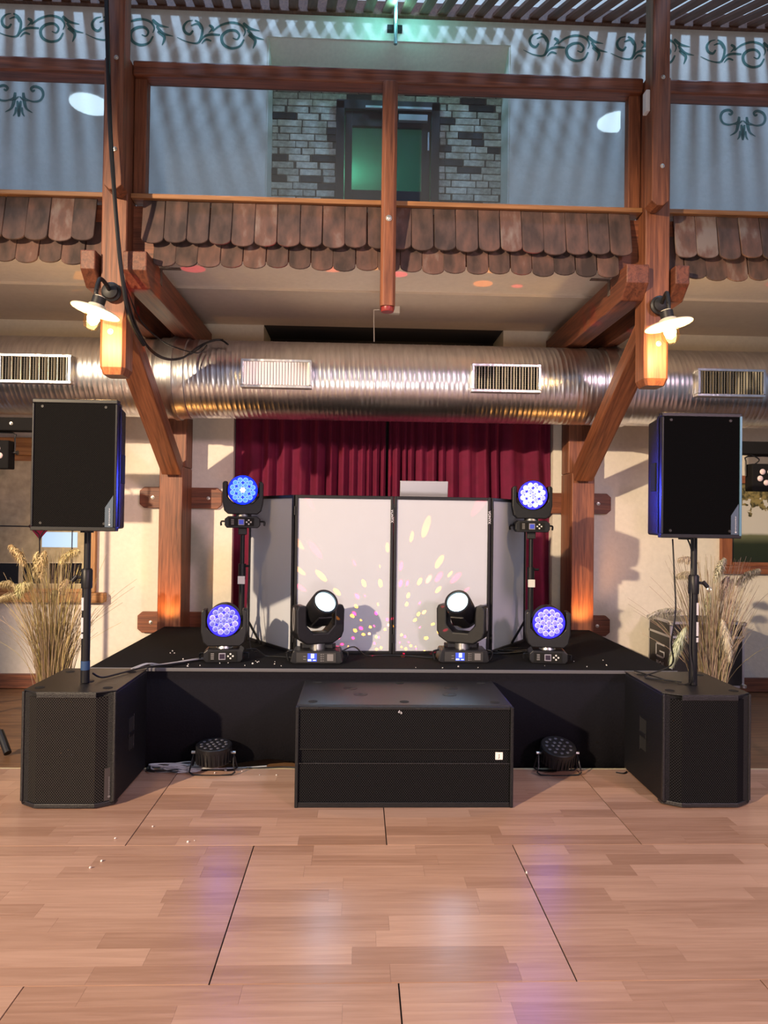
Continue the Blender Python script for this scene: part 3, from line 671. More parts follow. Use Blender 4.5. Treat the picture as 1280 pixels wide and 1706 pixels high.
# ================================================================== GALLERY LAMPS
def wall_lamp(s, label):
    base = Vector(at(186 if s < 0 else 1099, 487 if s < 0 else 509, 4.53)); t = thing('wall_lamp', label, 'lamp', base)
    q = Matrix.Rotation(pi/2, 4, 'X')
    MB().lathe([(.062, 0), (.062, .012), (.05, .02), (.046, .035), (.02, .045)], 20, q).build('wall_plate', M['darksteel'], t, smooth=True)
    c = at(160 if s < 0 else 1114, 516 if s < 0 else 539, 4.33)-base
    MB().tube([(0, -.03, 0), (c.x*.25, -.09, .025), (c.x*.75, c.y*.8, .030), (c.x, c.y, c.z+.12), (c.x, c.y, c.z+.075)], .013, 10).build('arm', M['darksteel'], t, smooth=True)
    tilt = Matrix.Translation(c) @ Matrix.Rotation(radians(-14 if s < 0 else 10)*-1, 4, 'Y') @ Matrix.Rotation(radians(-3), 4, 'X')
    MB().lathe([(.030, .085), (.036, .07), (.036, .035), (.05, .028), (.055, .012), (.142, -.008), (.143, -.014), (.055, .002), (.045, .012), (.03, .02)], 36, tilt, cap=False).build('shade', plain('enamel_shade', (.72, .66, .50), .35), t, smooth=True, fixn=False)
    MB().lathe([(.034, .028), (.040, .03), (.040, .078), (.034, .08)], 20, tilt).build('socket', M['darksteel'], t, smooth=True)
    MB().lathe([(.050, .0), (.053, -.03), (.052, -.08), (.040, -.115), (.015, -.128), (.0, -.130)], 22, tilt, cap=False).build('glass_jar', thin_glass('jar_glass', (1, .93, .78)), t, smooth=True)
    MB().lathe([(.014, .01), (.020, -.01), (.034, -.035), (.037, -.058), (.027, -.085), (.004, -.100)], 18, tilt).build('bulb', glow('warm_bulb', (1, .66, .27), 60), t, smooth=True)
    p = tilt @ Vector((0, 0, -.145)); lamp('wall_lamp_light', 'POINT', base+Vector((p.x, p.y, p.z)), 24, (1, .62, .26), size=.03)
wall_lamp(-1, 'lit enamel wall lamp with a glass jar on the left hanging post'); wall_lamp(1, 'lit enamel wall lamp with a glass jar on the right hanging post')
for X_, Y_, lab, col_, st_ in ((3.40, 0, 'nearest pair, on the right', (.62, .85, 1), 26), (-3.62, 0, 'nearest pair, on the left', (.62, .85, 1), 26), (3.4, -3, 'second pair added for duct highlights, on the right', (1, .86, .66), 16),
                                (-3.6, -3, 'second pair added for duct highlights, on the left', (1, .86, .66), 16), (0, -3.6, 'added for duct highlights in the middle of the hall', (1, .86, .66), 16)):  # the three warm lamps are added to brighten reflections in the duct
    h = thing('pendant_lamp', 'round white hall pendant lamp behind the viewer, %s' % lab, 'lamp', (X_, Y_, 7.0), 0, 'hall pendant lamps')
    MB().lathe([(.05, .16), (.27, .05), (.29, 0), (.26, -.03)], 28).build('housing', M['white'], h, smooth=True)
    MB().lathe([(.25, 0), (.25, .01)], 28, Matrix.Translation((0, 0, -.045))).build('diffuser', glow('lamp_diffuser', col_, st_), h)
    MB().cyl((0, 0, .16), (0, 0, .7), .01).build('cord', M['cable'], h)

# ================================================================== LOUDSPEAKERS
def cup(parent, x, y, z): return MB().lathe([(.026, 0), (.026, .0015), (.018, .002)], 18, Matrix.Translation((x, y, z))).build('rigging_point', M['hole'], parent)
def name_marks(parent, x, y, z, w_, L_, mat):
    """round emblem with a row of tiny upright letter strokes above it, too small to read"""
    mb = MB().lathe([(w_*.5, 0), (w_*.5, .0015)], 16, Matrix.Translation((x, y, z)) @ Matrix.Rotation(pi/2, 4, 'X'))
    q = z+w_*.9; rr = random.Random(3)
    while q < z+L_: h = rr.choice([.006, .004, .005]); mb.box(x-w_*.32, x+w_*rr.choice([.2, .32]), y-.0012, y, q, q+h*.55); q += h*1.35
    return mb.build('emblem', mat, parent)
def big_sub(label, loc, gmat, mirror, txt):
    """single 18 inch bass cabinet with a bevelled grille front"""
    t = thing('subwoofer', label, 'loudspeaker', loc); hw, D, H_ = .245, .60, .612; s = mirror
    body = [(-hw, 0), (-hw+.0, -D+.05), (hw-.0, -D+.05), (hw, 0)]
    MB().prism([(-hw, 0), (hw, 0), (hw, -D+.04), (-hw, -D+.04)], .012, H_-.006, 'Z').build('cabinet', M['cab'], t, bevel=.012, fixn=True)
    MB().prism([(-hw, -.001), (hw, -.001), (hw, -D+.055), (hw-.09, -D-.002), (-hw+.09, -D-.002), (-hw, -D+.055)], H_-.006, H_, 'Z').build('top_panel', M['cab_top'], t, bevel=.004, fixn=True)
    MB().prism([(-hw, -D+.1), (hw, -D+.1), (hw, -D+.055), (hw-.09, -D-.002), (-hw+.09, -D-.002), (-hw, -D+.055)], .006, .03, 'Z').build('bottom_lip', M['cab_top'], t, bevel=.004, fixn=True)
    mb = MB().prism([(-hw+.012, -D+.05), (hw-.012, -D+.05), (hw-.012, -D+.058), (hw-.092, -D+.006), (-hw+.092, -D+.006), (-hw+.012, -D+.058)], .03, H_-.03, 'Z')
    mb.build('grille', gmat, t, fixn=True)
    mb = MB(); mb.box(-hw, -hw+.014, -D+.035, -D+.055, .03, H_-.006); mb.box(hw-.014, hw, -D+.035, -D+.055, .03, H_-.006); mb.box(-hw+.09, hw-.09, -D, -D+.01, H_-.032, H_-.006); mb.build('grille_frame', M['cab_top'], t, bevel=.003)
    # recessed grip on the inner flank
    x = s*hw; a, b = (x-.002, x+.003) if s > 0 else (x-.003, x+.002)
    MB().box(a, b, -.34, -.26, .22, .40).build('grip_recess', M['hole'], t, bevel=.002)
    MB().box(min(x, x+s*.008), max(x, x+s*.008), -.35, -.25, .295, .32).box(min(x, x+s*.006), max(x, x+s*.006), -.262, -.25, .21, .41).build('grip_bar', M['black'], t, bevel=.003)
    for xx in (-.18, .18):
        for yy in (-.1, -.50): cup(t, xx, yy, H_)
    for xx in (-.2, .2):
        for yy in (-.05, -.5): MB().lathe([(.02, 0), (.022, .013)], 14, Matrix.Translation((xx, yy, 0))).build('foot', M['black'], t)
    MB().lathe([(.03, 0), (.028, .004), (.022, .005)], 20, Matrix.Translation((.02, -.345, H_))).build('pole_socket', M['darksteel'], t, smooth=True)
    if txt:
        u = Vector((.08, .052, 0)).normalized(); 
        pr = MB().box(-.02, .02, -.003, 0, 0, .17).build('name_plate', plain('name_plate_grey', (.05, .042, .04), .5), t, (hw-.033, -D+.038, .035), rot=(0, 0, atan2(u.y, u.x)))
        name_marks(pr, .004, -.0042, .02, .013, .105, M['dim_text'])
    return t
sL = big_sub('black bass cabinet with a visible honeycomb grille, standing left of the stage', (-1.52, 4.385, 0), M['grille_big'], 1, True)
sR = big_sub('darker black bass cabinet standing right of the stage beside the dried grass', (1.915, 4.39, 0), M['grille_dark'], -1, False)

t = thing('dual_subwoofer', 'wide black double bass cabinet in the middle before the stage', 'loudspeaker', (.262, 4.43, 0)); hw, D, H_ = .585, .63, .54
MB().box(-hw, hw, -D+.03, 0, .014, H_).build('cabinet', M['cab_top'], t, bevel=.010)
mb = MB(); mb.box(-hw, -hw+.018, -D, -D+.04, .0, H_-.004); mb.box(hw-.018, hw, -D, -D+.04, .0, H_-.004); mb.box(-hw+.018, hw-.018, -D+.004, -D+.04, .0, .03); mb.box(-hw+.018, hw-.018, -D+.004, -D+.04, H_-.020, H_-.004); mb.build('front_frame', M['cab'], t, bevel=.004)
for z0, z1 in ((.030, .232), (.238, .305), (.312, .520)):
    y_ = -D+.012 if z0 != .238 else -D+.022
    MB().box(-hw+.02, hw-.02, y_, y_+.016, z0, z1).build('grille', M['grille_dark'], t)
MB().box(-hw+.02, hw-.02, -D+.006, -D+.012, .2325, .237).build('seam_strip', M['cab_top'], t); MB().box(-hw+.02, hw-.02, -D+.01, -D+.03, .3055, .3115).build('seam_gap', M['hole'], t)
for xx in (-.5, -.0, .5):
    for yy in (-.08, -.53): cup(t, xx, yy, H_)
for xx, yy in ((-.30, -.22), (-.24, -.36), (.30, -.20), (.27, -.36)): MB().lathe([(.042, 0), (.041, .002), (.012, .0025), (.010, .004)], 22, Matrix.Translation((xx, yy, H_))).build('pole_plate', M['black'], t, smooth=True)
sk_ = MB().box(-.020, .020, -.002, 0, -.020, .020).build('sticker', M['sticker'], t, (.51, -D+.021, .272)); text('J', .026, M['ink'], sk_, (0, -.003, 0), (pi/2, 0, 0))
text('d', .020, M['silver_text'], t, (-.035, -D+.001, .512), (pi/2, 0, .2)); text('b', .020, M['silver_text'], t, (-.022, -D+.001, .507), (pi/2, 0, 0))

def top_speaker(label, X, Y, gmat, s, z0=1.456, h=.695):
    """fifteen inch top cabinet; s = side of the flank that faces the stage"""
    t = thing('loudspeaker', label, 'loudspeaker', (X, Y, z0)); F = -.20; B = .17; hw = .222
    q = [(-hw, F+.02), (hw, F+.02), (hw, F+.07), (hw-.03, F+.12), (hw-.075, B), (-hw+.075, B), (-hw+.03, F+.12), (-hw, F+.07)]
    MB().prism(q, .01, h-.01, 'Z').build('cabinet', M['cab'], t, bevel=.012, fixn=True)
    mb = MB(); mb.box(-hw, hw, F, F+.05, 0, .022); mb.box(-hw, hw, F, F+.05, h-.022, h); mb.box(-hw, -hw+.012, F, F+.05, .022, h-.022); mb.box(hw-.012, hw, F, F+.05, .022, h-.022); mb.build('front_frame', M['black'], t, bevel=.004)
    MB().box(-hw+.012, hw-.012, F+.006, F+.02, .022, h-.022).build('grille', gmat, t)
    for xx in (-.17, .16):
        for zz in (.04, h-.04): MB().lathe([(.009, 0), (.007, .003)], 12, Matrix.Translation((xx, F+.006, zz)) @ Matrix.Rotation(pi/2, 4, 'X')).build('screw', M['darksteel'], t)
    x = s*(hw-.03); MB().box(min(x, x+s*.012), max(x, x+s*.012), F+.13, F+.20, .26, .42).build('side_grip', M['hole'], t, bevel=.004)
    xs = hw-.012
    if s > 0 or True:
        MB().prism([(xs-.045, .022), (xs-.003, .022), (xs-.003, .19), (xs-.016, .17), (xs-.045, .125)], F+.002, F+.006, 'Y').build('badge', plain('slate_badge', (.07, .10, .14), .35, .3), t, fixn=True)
        if s < 0: MB().box(xs, hw+.001, F-.001, F+.012, .015, h-.015).build('edge_strip', plain('teal_edge_reflection', (.10, .22, .30), .4, .3), t, bevel=.002)  # teal colour stands for light reflected off the angled grille edge
        name_marks(t, xs-.020, F+.001, .035, .010, .085, M['silver_text'])
    MB().lathe([(.035, -.012), (.035, .01)], 16).build('pole_cup', M['black'], t)
    return t
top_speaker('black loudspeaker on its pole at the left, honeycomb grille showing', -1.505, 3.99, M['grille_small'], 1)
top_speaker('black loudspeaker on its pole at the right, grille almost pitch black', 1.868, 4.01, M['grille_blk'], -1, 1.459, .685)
def pole(label, X, Y, s):
    t = thing('speaker_pole', label, 'pole', (X, Y, .615))
    MB().cyl((0, 0, 0), (0, 0, .62), .0235, n=18).build('lower_tube', M['black'], t, smooth=True)
    MB().cyl((0, 0, .62), (0, 0, .84), .018, n=18).build('upper_tube', M['black'], t, smooth=True)
    MB().lathe([(.028, .52), (.030, .53), (.030, .62), (.024, .63)], 18).build('collar', M['black'], t, smooth=True)
    MB().cyl((.02, 0, .585), (s*.055, -.01, .58), .008).cyl((s*.05, -.01, .59), (s*.075, -.012, .56), .012).build('locking_knob', M['black'], t, smooth=True)
    if s > 0: MB().lathe([(.010, 0), (.014, .003), (.010, .006)], 14, Matrix.Translation((.085, -.012, .548)) @ Matrix.Rotation(pi/2, 4, 'X'), cap=False).build('ring', M['steel'], t)
    for a, b in ((.40, .47), (.28, .36), (.245, .27)): 
        sx = .013*s; MB().box(sx-.006, sx+.006, -.0242, -.0205, a, b).build('label_sticker', M['silver_text'], t)
    if s < 0: MB().lathe([(.0245, .07), (.0248, .12)], 18, cap=False).build('blue_tape', M['tape'], t)
    return t
pole('black distance pole with blue tape at its foot, carrying the left loudspeaker', -1.505, 4.0, -1)
pole('black distance pole carrying the right loudspeaker, with a wing knob', 1.932, 4.03, 1)

# ================================================================== SCREEN BOOTH
bo = thing('folding_screen', 'folding DJ screen of four white fabric panels in black frames', 'screen', (.243, 4.98, .6)); BH = 1.105
pts = [(-1.085, .56), (-.69, .0), (0, 0), (.69, .03), (1.06, .56)]
for i in range(4):
    a = Vector((*pts[i], 0)); b = Vector((*pts[i+1], 0)); L = (b-a).length; an = atan2(b.y-a.y, b.x-a.x)
    fr = MB(); fw = .022
    fr.box(.002, fw, -.015, .015, 0, BH); fr.box(L-fw, L-.002, -.015, .015, 0, BH); fr.box(fw, L-fw, -.015, .015, 0, fw); fr.box(fw, L-fw, -.015, .015, BH-fw, BH)
    p = fr.build('panel_frame', M['black'], bo, a, bevel=.003, rot=(0, 0, an))
    MB().box(fw, L-fw, -.004, .004, fw, BH-fw).build('fabric_screen', M['fabric'], p)
    if i in (1, 2): text('VONYX', .026, M['silver_text'], p, (L-.012, -.0158, BH-.14), Euler((pi/2, pi/2, 0)), ext=.0004, extra=1.5)
    if i in (1, 2, 3): MB().cyl((.0, -.018, .08), (0, -.018, .14), .006).cyl((0, -.018, BH-.14), (0, -.018, BH-.08), .006).build('hinge', M['black'], p)
tb = thing('folding_table', 'narrow black table hidden behind the folding screen', 'table', (.3, 5.35, .6))
MB().box(-.55, .55, -.25, .25, .97, 1.0).build('table_top', M['black'], tb, bevel=.004)
for sx in (-.5, .5):
    for sy in (-.2, .2): MB().cyl((sx, sy, 0), (sx, sy, .97), .014).build('leg', M['black'], tb)
lp = thing('laptop', 'open silver laptop seen from behind above the screen', 'laptop', (.47, 5.2, 1.6))
MB().box(-.175, .175, -.0, .24, .0, .016).build('base', M['alu'], lp, bevel=.005)
MB().box(-.175, .175, -.0035, .0035, 0, .222).build('lid', plain('grey_laptop_lid', (.42, .42, .46), .4, .6), lp, (0, -.012, .006), bevel=.003, rot=(radians(10), 0, 0))
mx_ = thing('controller', 'low black and silver DJ controller next to the laptop, behind the screen', 'controller', (.22, 5.25, 1.6)); MB().box(-.07, .09, -.14, .16, 0, .055).build('body', M['alu'], mx_, bevel=.005)

# ================================================================== MOVING HEADS
def lens_mat(name, c1, s1, c2, s2):
    """LED lens: bright rim and middle, deeper colour between (local x-z)"""
    m, nt, b = nodemat(name); tc = N(nt, 'TexCoord'); ln = N(nt, 'VectorMath', operation='LENGTH'); nt.links.new(tc.outputs['Object'], ln.inputs[0])
    r = mth(nt, 'DIVIDE', ln.outputs['Value'], .0205)
    col = ramp(nt, r, [(.0, c1), (.28, c1), (.5, c2), (.72, c2), (.92, c1)]); st_ = ramp(nt, r, [(0, (s1,)*3), (.28, (s1,)*3), (.5, (s2,)*3), (.72, (s2,)*3), (.92, (s1,)*3)])
    b.inputs['Base Color'].default_value = (.1, .1, .2, 1); nt.links.new(col, b.inputs['Emission Color']); nt.links.new(st_, b.inputs['Emission Strength']); return m
blueface = glow('blue_led_face_glare', (.0, .015, 1), 2.2)
blueface2 = glow('deep_blue_led_face_glare', (.03, .02, 1), 1.2)
LM = {'cyan': lens_mat('cyan_led_lens', (.50, .85, 1), 1.15, (.06, .38, 1), 1.0), 'white': lens_mat('white_led_lens', (.85, .85, 1), 1.5, (.50, .50, 1), 1.1),
      'violet': lens_mat('violet_led_lens', (.80, .76, 1), 1.3, (.12, .12, .75), .8), 'hot': glow('hot_white_lens', (.9, .97, 1), 2.2), 'pale': lens_mat('pale_violet_lens', (.92, .86, 1), 1.5, (.30, .22, .85), 1.0)}
def wash_head(label, loc, tilt, pan, cols, clamp=False, power=3):
    t = thing('wash_light', label, 'stage light', loc, pan)
    bz = MB(); bz.prism([(-.11, .0), (-.125, .02), (-.125, .065), (-.10, .085), (.10, .085), (.125, .065), (.125, .02), (.11, 0)], -.085, .085, 'Y').build('base', M['black'], t, bevel=.005, fixn=True)
    MB().box(-.095, .085, -.092, -.084, .014, .072).build('control_panel', M['hole'], t)
    MB().box(-.028, .016, -.095, -.091, .020, .064).build('display', plain('display_bezel', (.28, .27, .33), .4), t, bevel=.002); MB().box(-.022, .010, -.0965, -.0945, .027, .058).build('screen', plain('dark_display', (.03, .02, .04), .2) if not clamp else glow('blue_display', (.05, .08, .6), .5), t)
    for dx_, dz_ in ((0, .014), (0, -.014), (.015, 0), (-.015, 0)): MB().lathe([(.0065, 0), (.005, .004)], 10, Matrix.Translation((.047+dx_, -.092, .043+dz_)) @ Matrix.Rotation(pi/2, 4, 'X')).build('button', M['white'], t)
    for k in range(4): MB().box(-.078, -.058, -.0945, -.0915, .024+k*.011, .030+k*.011).build('marking', M['dim_text'], t)
    MB().lathe([(.055, .085), (.05, .10)], 20).build('pan_bearing', M['steel'], t, smooth=True)
    for sx in (-1, 1): MB().tube([(sx*.12, 0, .045), (sx*.155, 0, .045), (sx*.155, 0, .015)], .007).build('side_handle', M['black'], t)
    yk = [(-.105, .10), (.105, .10), (.132, .125), (.146, .19), (.146, .325), (.136, .34), (.114, .34), (.112, .225), (.070, .182), (-.070, .182), (-.112, .225), (-.114, .34), (-.136, .34), (-.146, .325), (-.146, .19), (-.132, .125)]
    MB().prism(yk, -.055, .055, 'Y').build('yoke', M['black'], t, bevel=.007, fixn=True)
    hd = bpy.data.objects.new('head', None); 
    Q = Matrix.Rotation(pi/2, 4, 'X')      # local -y is the beam
    mb = MB().lathe([(.045, -.105), (.075, -.095), (.098, -.06), (.104, -.01), (.105, .05), (.109, .060), (.109, .072), (.106, .074), (.100, .066)], 40, Q)
    hb = mb.build('head', M['black'], t, (0, 0, .275), smooth=True, rot=(tilt, 0, 0))
    for sx in (-1, 1): MB().cyl((sx*.10, 0, 0), (sx*.12, 0, 0), .02).build('pivot', M['black'], hb)
    MB().lathe([(.1055, .066), (.1055, .0745), (.100, .078), (.096, .075)], 40, Q).build('led_face_and_glare', blueface if cols[0] in ('cyan', 'white') else blueface2, hb)  # lit LED face, its glowing rim widened to draw the blue glare
    pos = [(0, 0)]+[(.0385*cos(a*pi/3), .0385*sin(a*pi/3)) for a in range(6)]+[(.0745*cos(a*pi/6+.26), .0745*sin(a*pi/6+.26)) for a in range(12)]
    lm = MB().lathe([(.0186, 0), (.0175, .005), (.012, .010), (.004, .0115)], 14, Matrix.Rotation(pi/2, 4, 'X')).mesh('lens')
    lm.polygons.foreach_set('use_smooth', [True]*len(lm.polygons)); lm.materials.append(LM[cols[0]])
    for i, (x, z_) in enumerate(pos):
        o = bpy.data.objects.new('lens', lm); C.objects.link(o); o.parent = hb; o.location = (x, -.0755, z_)
        o.material_slots[0].link = 'OBJECT'; o.material_slots[0].material = LM[cols[1] if i == 0 else (cols[2] if i % 3 == 0 else cols[0])]
    if clamp:
        MB().box(-.03, .03, -.03, .03, -.05, 0).build('clamp', M['darksteel'], t, bevel=.005)
    # the light itself
    d_ = Matrix.Rotation(pan, 3, 'Z') @ Matrix.Rotation(tilt, 3, 'X') @ Vector((0, -1, 0)); src = Vector(loc)+Vector((0, 0, .275))+d_*.11
    lamp('wash_light_beam', 'SPOT', src, power, (.04, .06, 1), src+d_, .07, radians(66 if clamp else 130), .6)
    return t
wash_head('lit blue wash light with violet lenses on the stage floor, at the left post', (-.875, 4.72, .6), radians(4), radians(6), ('violet', 'violet', 'pale'), power=3)
wash_head('lit pale violet wash light on the stage floor at the right', (1.278, 4.75, .6), radians(4), radians(-8), ('pale', 'pale', 'pale'), power=3)
wash_head('cyan glowing wash light on top of the left lighting stand', (-.853, 5.25, 1.466), radians(0), radians(6), ('cyan', 'hot', 'cyan'), True, 50)
wash_head('dazzling white-blue wash light on top of the right lighting stand', (1.283, 5.25, 1.462), radians(2), radians(-6), ('hot', 'white', 'white'), True, 66)
def light_stand(label, x, y, h):
    t = thing('lighting_stand', label, 'stand', (x, y, .6))
    MB().cyl((0, 0, .05), (0, 0, h*.66), .021, n=14).build('lower_tube', M['black'], t, smooth=True); MB().cyl((0, 0, h*.66), (0, 0, h), .016, n=14).build('upper_tube', M['black'], t, smooth=True)
    MB().lathe([(.027, h*.60), (.027, h*.74)], 14).build('collar', M['black'], t, smooth=True); MB().cyl((.02, 0, h*.72), (.06, 0, h*.72), .009).build('locking_knob', M['black'], t)
    MB().box(-.026, .026, -.0285, -.0265, h*.56, h*.63).build('paper_label', M['white'], t)
    for k in range(3):
        a = k*2*pi/3+.5; MB().tube([(.03*cos(a), .03*sin(a), .22), (.15*cos(a), .15*sin(a), .008)], .009, smooth=1).build('leg', M['black'], t)
    MB().lathe([(.03, .20), (.03, .25)], 14).build('leg_hub', M['black'], t)
light_stand('black lighting stand behind the left floor light, with a white paper label', -.853, 5.25, .815); light_stand('black lighting stand at the right edge of the folding screen, with a white paper label', 1.283, 5.25, .811)

def beam_head(label, loc, pan, tilt):
    t = thing('beam_light', label, 'stage light', loc)
    MB().prism([(-.15, 0), (-.17, .012), (-.155, .078), (-.145, .085), (.145, .085), (.155, .078), (.17, .012), (.15, 0)], -.09, .09, 'Y').build('base', M['black'], t, bevel=.005, fixn=True)
    MB().prism([(-.10, 0), (.10, 0), (.12, .045), (-.12, .045)][::1], .085, .115, 'Z', Matrix.Translation((0, 0, 0))).build('base_hump', M['black'], t, bevel=.004, fixn=True)
    MB().box(-.13, .125, -.097, -.089, .012, .075).build('control_panel', plain('panel_dark_grey', (.03, .028, .026), .4), t)
    MB().box(-.058, .002, -.099, -.096, .018, .070).build('display', glow('blue_lcd', (.05, .10, .75), .8), t)
    MB().box(-.036, -.016, -.1005, -.0985, .040, .068).box(-.055, -.034, -.1005, -.0985, .022, .032).box(-.022, -.004, -.1005, -.0985, .024, .029).build('display_icon', glow('white_lcd', (.8, .9, 1), 1.6), t)
    for k in range(4): MB().cyl((.03, -.097, .022+k*.014), (.03, -.100, .022+k*.014), .004, n=8).build('button', M['dim_text'], t); MB().box(.038, .048, -.0985, -.0965, .021+k*.014, .024+k*.014).build('marking', M['dim_text'], t)
    for k in range(2): MB().box(-.085, -.068, -.0985, -.0965, .03+k*.018, .034+k*.018).build('marking', M['dim_text'], t)
    MB().box(.068, .108, -.098, -.0965, .022, .066).build('info_label', M['dim_text'], t, bevel=.001)
    MB().lathe([(.05, .085), (.05, .125)], 20).build('pan_bearing', M['steel'], t, smooth=True)
    for sx in (-1, 1): MB().tube([(sx*.16, -.02, .075), (sx*.20, -.02, .06), (sx*.185, -.02, .008)], .007).build('side_handle', M['black'], t)
    yk = [(-.09, .122), (.09, .122), (.150, .160), (.165, .20), (.168, .345), (.155, .375), (.098, .375), (.096, .245), (.05, .195), (-.05, .195), (-.096, .245), (-.098, .375), (-.155, .375), (-.168, .345), (-.165, .20), (-.150, .160)]
    y = MB().prism(yk, -.058, .058, 'Y').build('yoke', M['black'], t, bevel=.010, fixn=True, rot=(0, 0, pan))
    for sx in (-1, 1):
        mb = MB(); P = [(sx*.1675, .028*cos(a)*.55, .285+.075*sin(a)) for a in [2*pi*k/16 for k in range(17)]]; mb.tube(P, .0035, 6, 1).build('side_trim', M['dim_text'], y)
    Q = Matrix.Rotation(pi/2, 4, 'X')
    hb = MB().lathe([(.03, -.135), (.062, -.125), (.080, -.09), (.088, -.03), (.090, .03), (.088, .10), (.086, .155), (.082, .160), (.070, .158), (.069, .140)], 36, Q).build('head', M['black'], y, (0, 0, .325), smooth=True, rot=(tilt, 0, 0))
    mbp = MB().prism([(-.045, -.11), (.045, -.11), (.06, .02), (-.06, .02)], .082, .096, 'Z', Matrix.Rotation(pi, 4, 'Y')).build('lower_panel', M['black'], hb, bevel=.004, fixn=True)
    MB().lathe([(.0695, .142), (.060, .150), (.03, .156), (.0, .158)], 30, Q, cap=False).build('lens', glow('beam_lens_white', (.62, .90, 1), 5.5), hb, smooth=True)
    d_ = Matrix.Rotation(pan, 3, 'Z') @ Matrix.Rotation(tilt, 3, 'X') @ Vector((0, -1, 0)); src = Vector(loc)+Vector((0, 0, .325))+d_*.19
    lamp('beam_light_beam', 'SPOT', src, 13, (.35, .65, 1), src+d_, .05, radians(176), 1)
    return src, d_
bL = beam_head('black moving beam light, cyan-white lens aimed up, left of the screen middle', (-.262, 4.70, .6), radians(24), radians(-32))
bR = beam_head('black moving beam light, cyan-white lens aimed up, right of the screen middle', (.705, 4.76, .6), radians(-24), radians(-32))

# small LED cans on the floor before the skirt
def floor_can(label, x, y, tx, ty):
    t = thing('led_can', label, 'stage light', (x, y, 0))
    q = Matrix.Translation((0, 0, .125)) @ Matrix.Rotation(tx, 4, 'X') @ Matrix.Rotation(ty, 4, 'Y')
    MB().lathe([(.085, -.062), (.095, -.055), (.105, .02), (.108, .045), (.102, .05)], 36, q).build('housing', M['black'], t, smooth=True)
    mb = MB()
    for k in range(28): a = 2*pi*k/28; mb.box(.094, .108, -.003, .003, -.05, .02, q @ Matrix.Rotation(a, 4, 'Z'))
    mb.build('cooling_fins', M['black'], t)
    lm = MB().lathe([(.011, -.001), (.010, .001), (.004, .003)], 12).mesh('lens'); lm.materials.append(plain('clear_led_lens', (.07, .07, .09), .45))
    pos = [(0, 0)]+[(.036*cos(a*pi/3), .036*sin(a*pi/3)) for a in range(6)]+[(.074*cos(a*pi/6), .074*sin(a*pi/6)) for a in range(12)]
    for a, b in pos:
        o = bpy.data.objects.new('lens', lm); C.objects.link(o); o.parent = t; o.matrix_local = q @ Matrix.Translation((a, b, .05))
    for dy in (-.035, .035): MB().tube([(-.118, 0, .12), (-.125, dy, .06), (-.115, dy*1.2, .006), (.115, dy*1.2, .006), (.125, dy, .06), (.118, 0, .12)], .0055, 6, 3).build('bracket', M['black'], t)
    for sx in (-1, 1): MB().cyl((sx*.10, 0, .125), (sx*.132, 0, .125), .009).build('bolt', M['steel'], t)
floor_can('flat black LED can on the floor left, among the cable loops', -.855, 4.325, radians(4), 0); floor_can('flat black LED can on the floor right, lens ring tipped to the front', 1.235, 4.325, radians(18), radians(2))

# T-bar stands with square LED cans, partly outside the frame
def tbar(label, X, Y, s, h, xs):
    t = thing('light_bar_stand', label, 'stand', (X, Y, -.024))
    MB().cyl((0, 0, .3), (0, 0, h), .018, n=12).build('pole', M['black'], t, smooth=True)
    MB().box(-.62, .62, -.06, .06, h, h+.095).build('bar', M['matte'], t, bevel=.008); bolt(t, -s*.35, -.06, h+.05, .012)
    MB().lathe([(.035, .55), (.035, .62)], 14).build('hub', M['black'], t)
    for k, (a, b) in enumerate(((-s*.60, -.55), (s*.50, -.35), (s*.25, .6))):
        MB().tube([(0, 0, .60), (a, b, .045)], .013, smooth=1).tube([(a*.45, b*.45, .35), (0, 0, .25)], .008, smooth=1).build('leg', M['black'], t)
        MB().cyl((a*.86, b*.86, .135), (a*1.02, b*1.02, .022), .024).build('rubber_foot', M['black'], t)
    for x in xs:
        MB().tube([(x-.13, 0, h-.16), (x-.13, 0, h-.05), (x-.115, 0, h-.012), (x+.115, 0, h-.012), (x+.13, 0, h-.05), (x+.13, 0, h-.16)], .006, 6, 2).build('bracket', M['black'], t)
        c = MB().box(-.11, .11, -.05, .05, -.12, .085).build('square_can', M['matte'], t, (x, 0, h-.155), bevel=.008)
        for k in range(5):
            a = pi/2+pi/5+k*2*pi/5+0; MB().lathe([(.022, 0), (.020, .004), (.010, .009)], 16, Matrix.Translation((.05*cos(a), -.05, -.012+.045*sin(a))) @ Matrix.Rotation(pi/2, 4, 'X')).build('lens', plain('frosted_led_lens', (.70, .58, .60), .3), c, smooth=True)
        MB().cyl((.11, 0, 0), (.145, 0, 0), .010).lathe([(.014, 0), (.018, .012)], 10, Matrix.Translation((.14, 0, 0)) @ Matrix.Rotation(pi/2, 4, 'Y')).build('wing_knob', M['black'], c)
        MB().tube([(-.06, 0, .085), (-.04, -.02, .12), (-.12, -.03, .16)], .005).build('lead', M['cable'], c)
tbar('black light bar stand with square LED cans, cut off by the left edge', -2.86, 5.25, -1, 2.17, (-.47, -.16, .22))
tbar('black light bar stand with square LED cans, cut off by the right edge', 3.42, 5.25, 1, 2.09, (-.38, .0, .42))

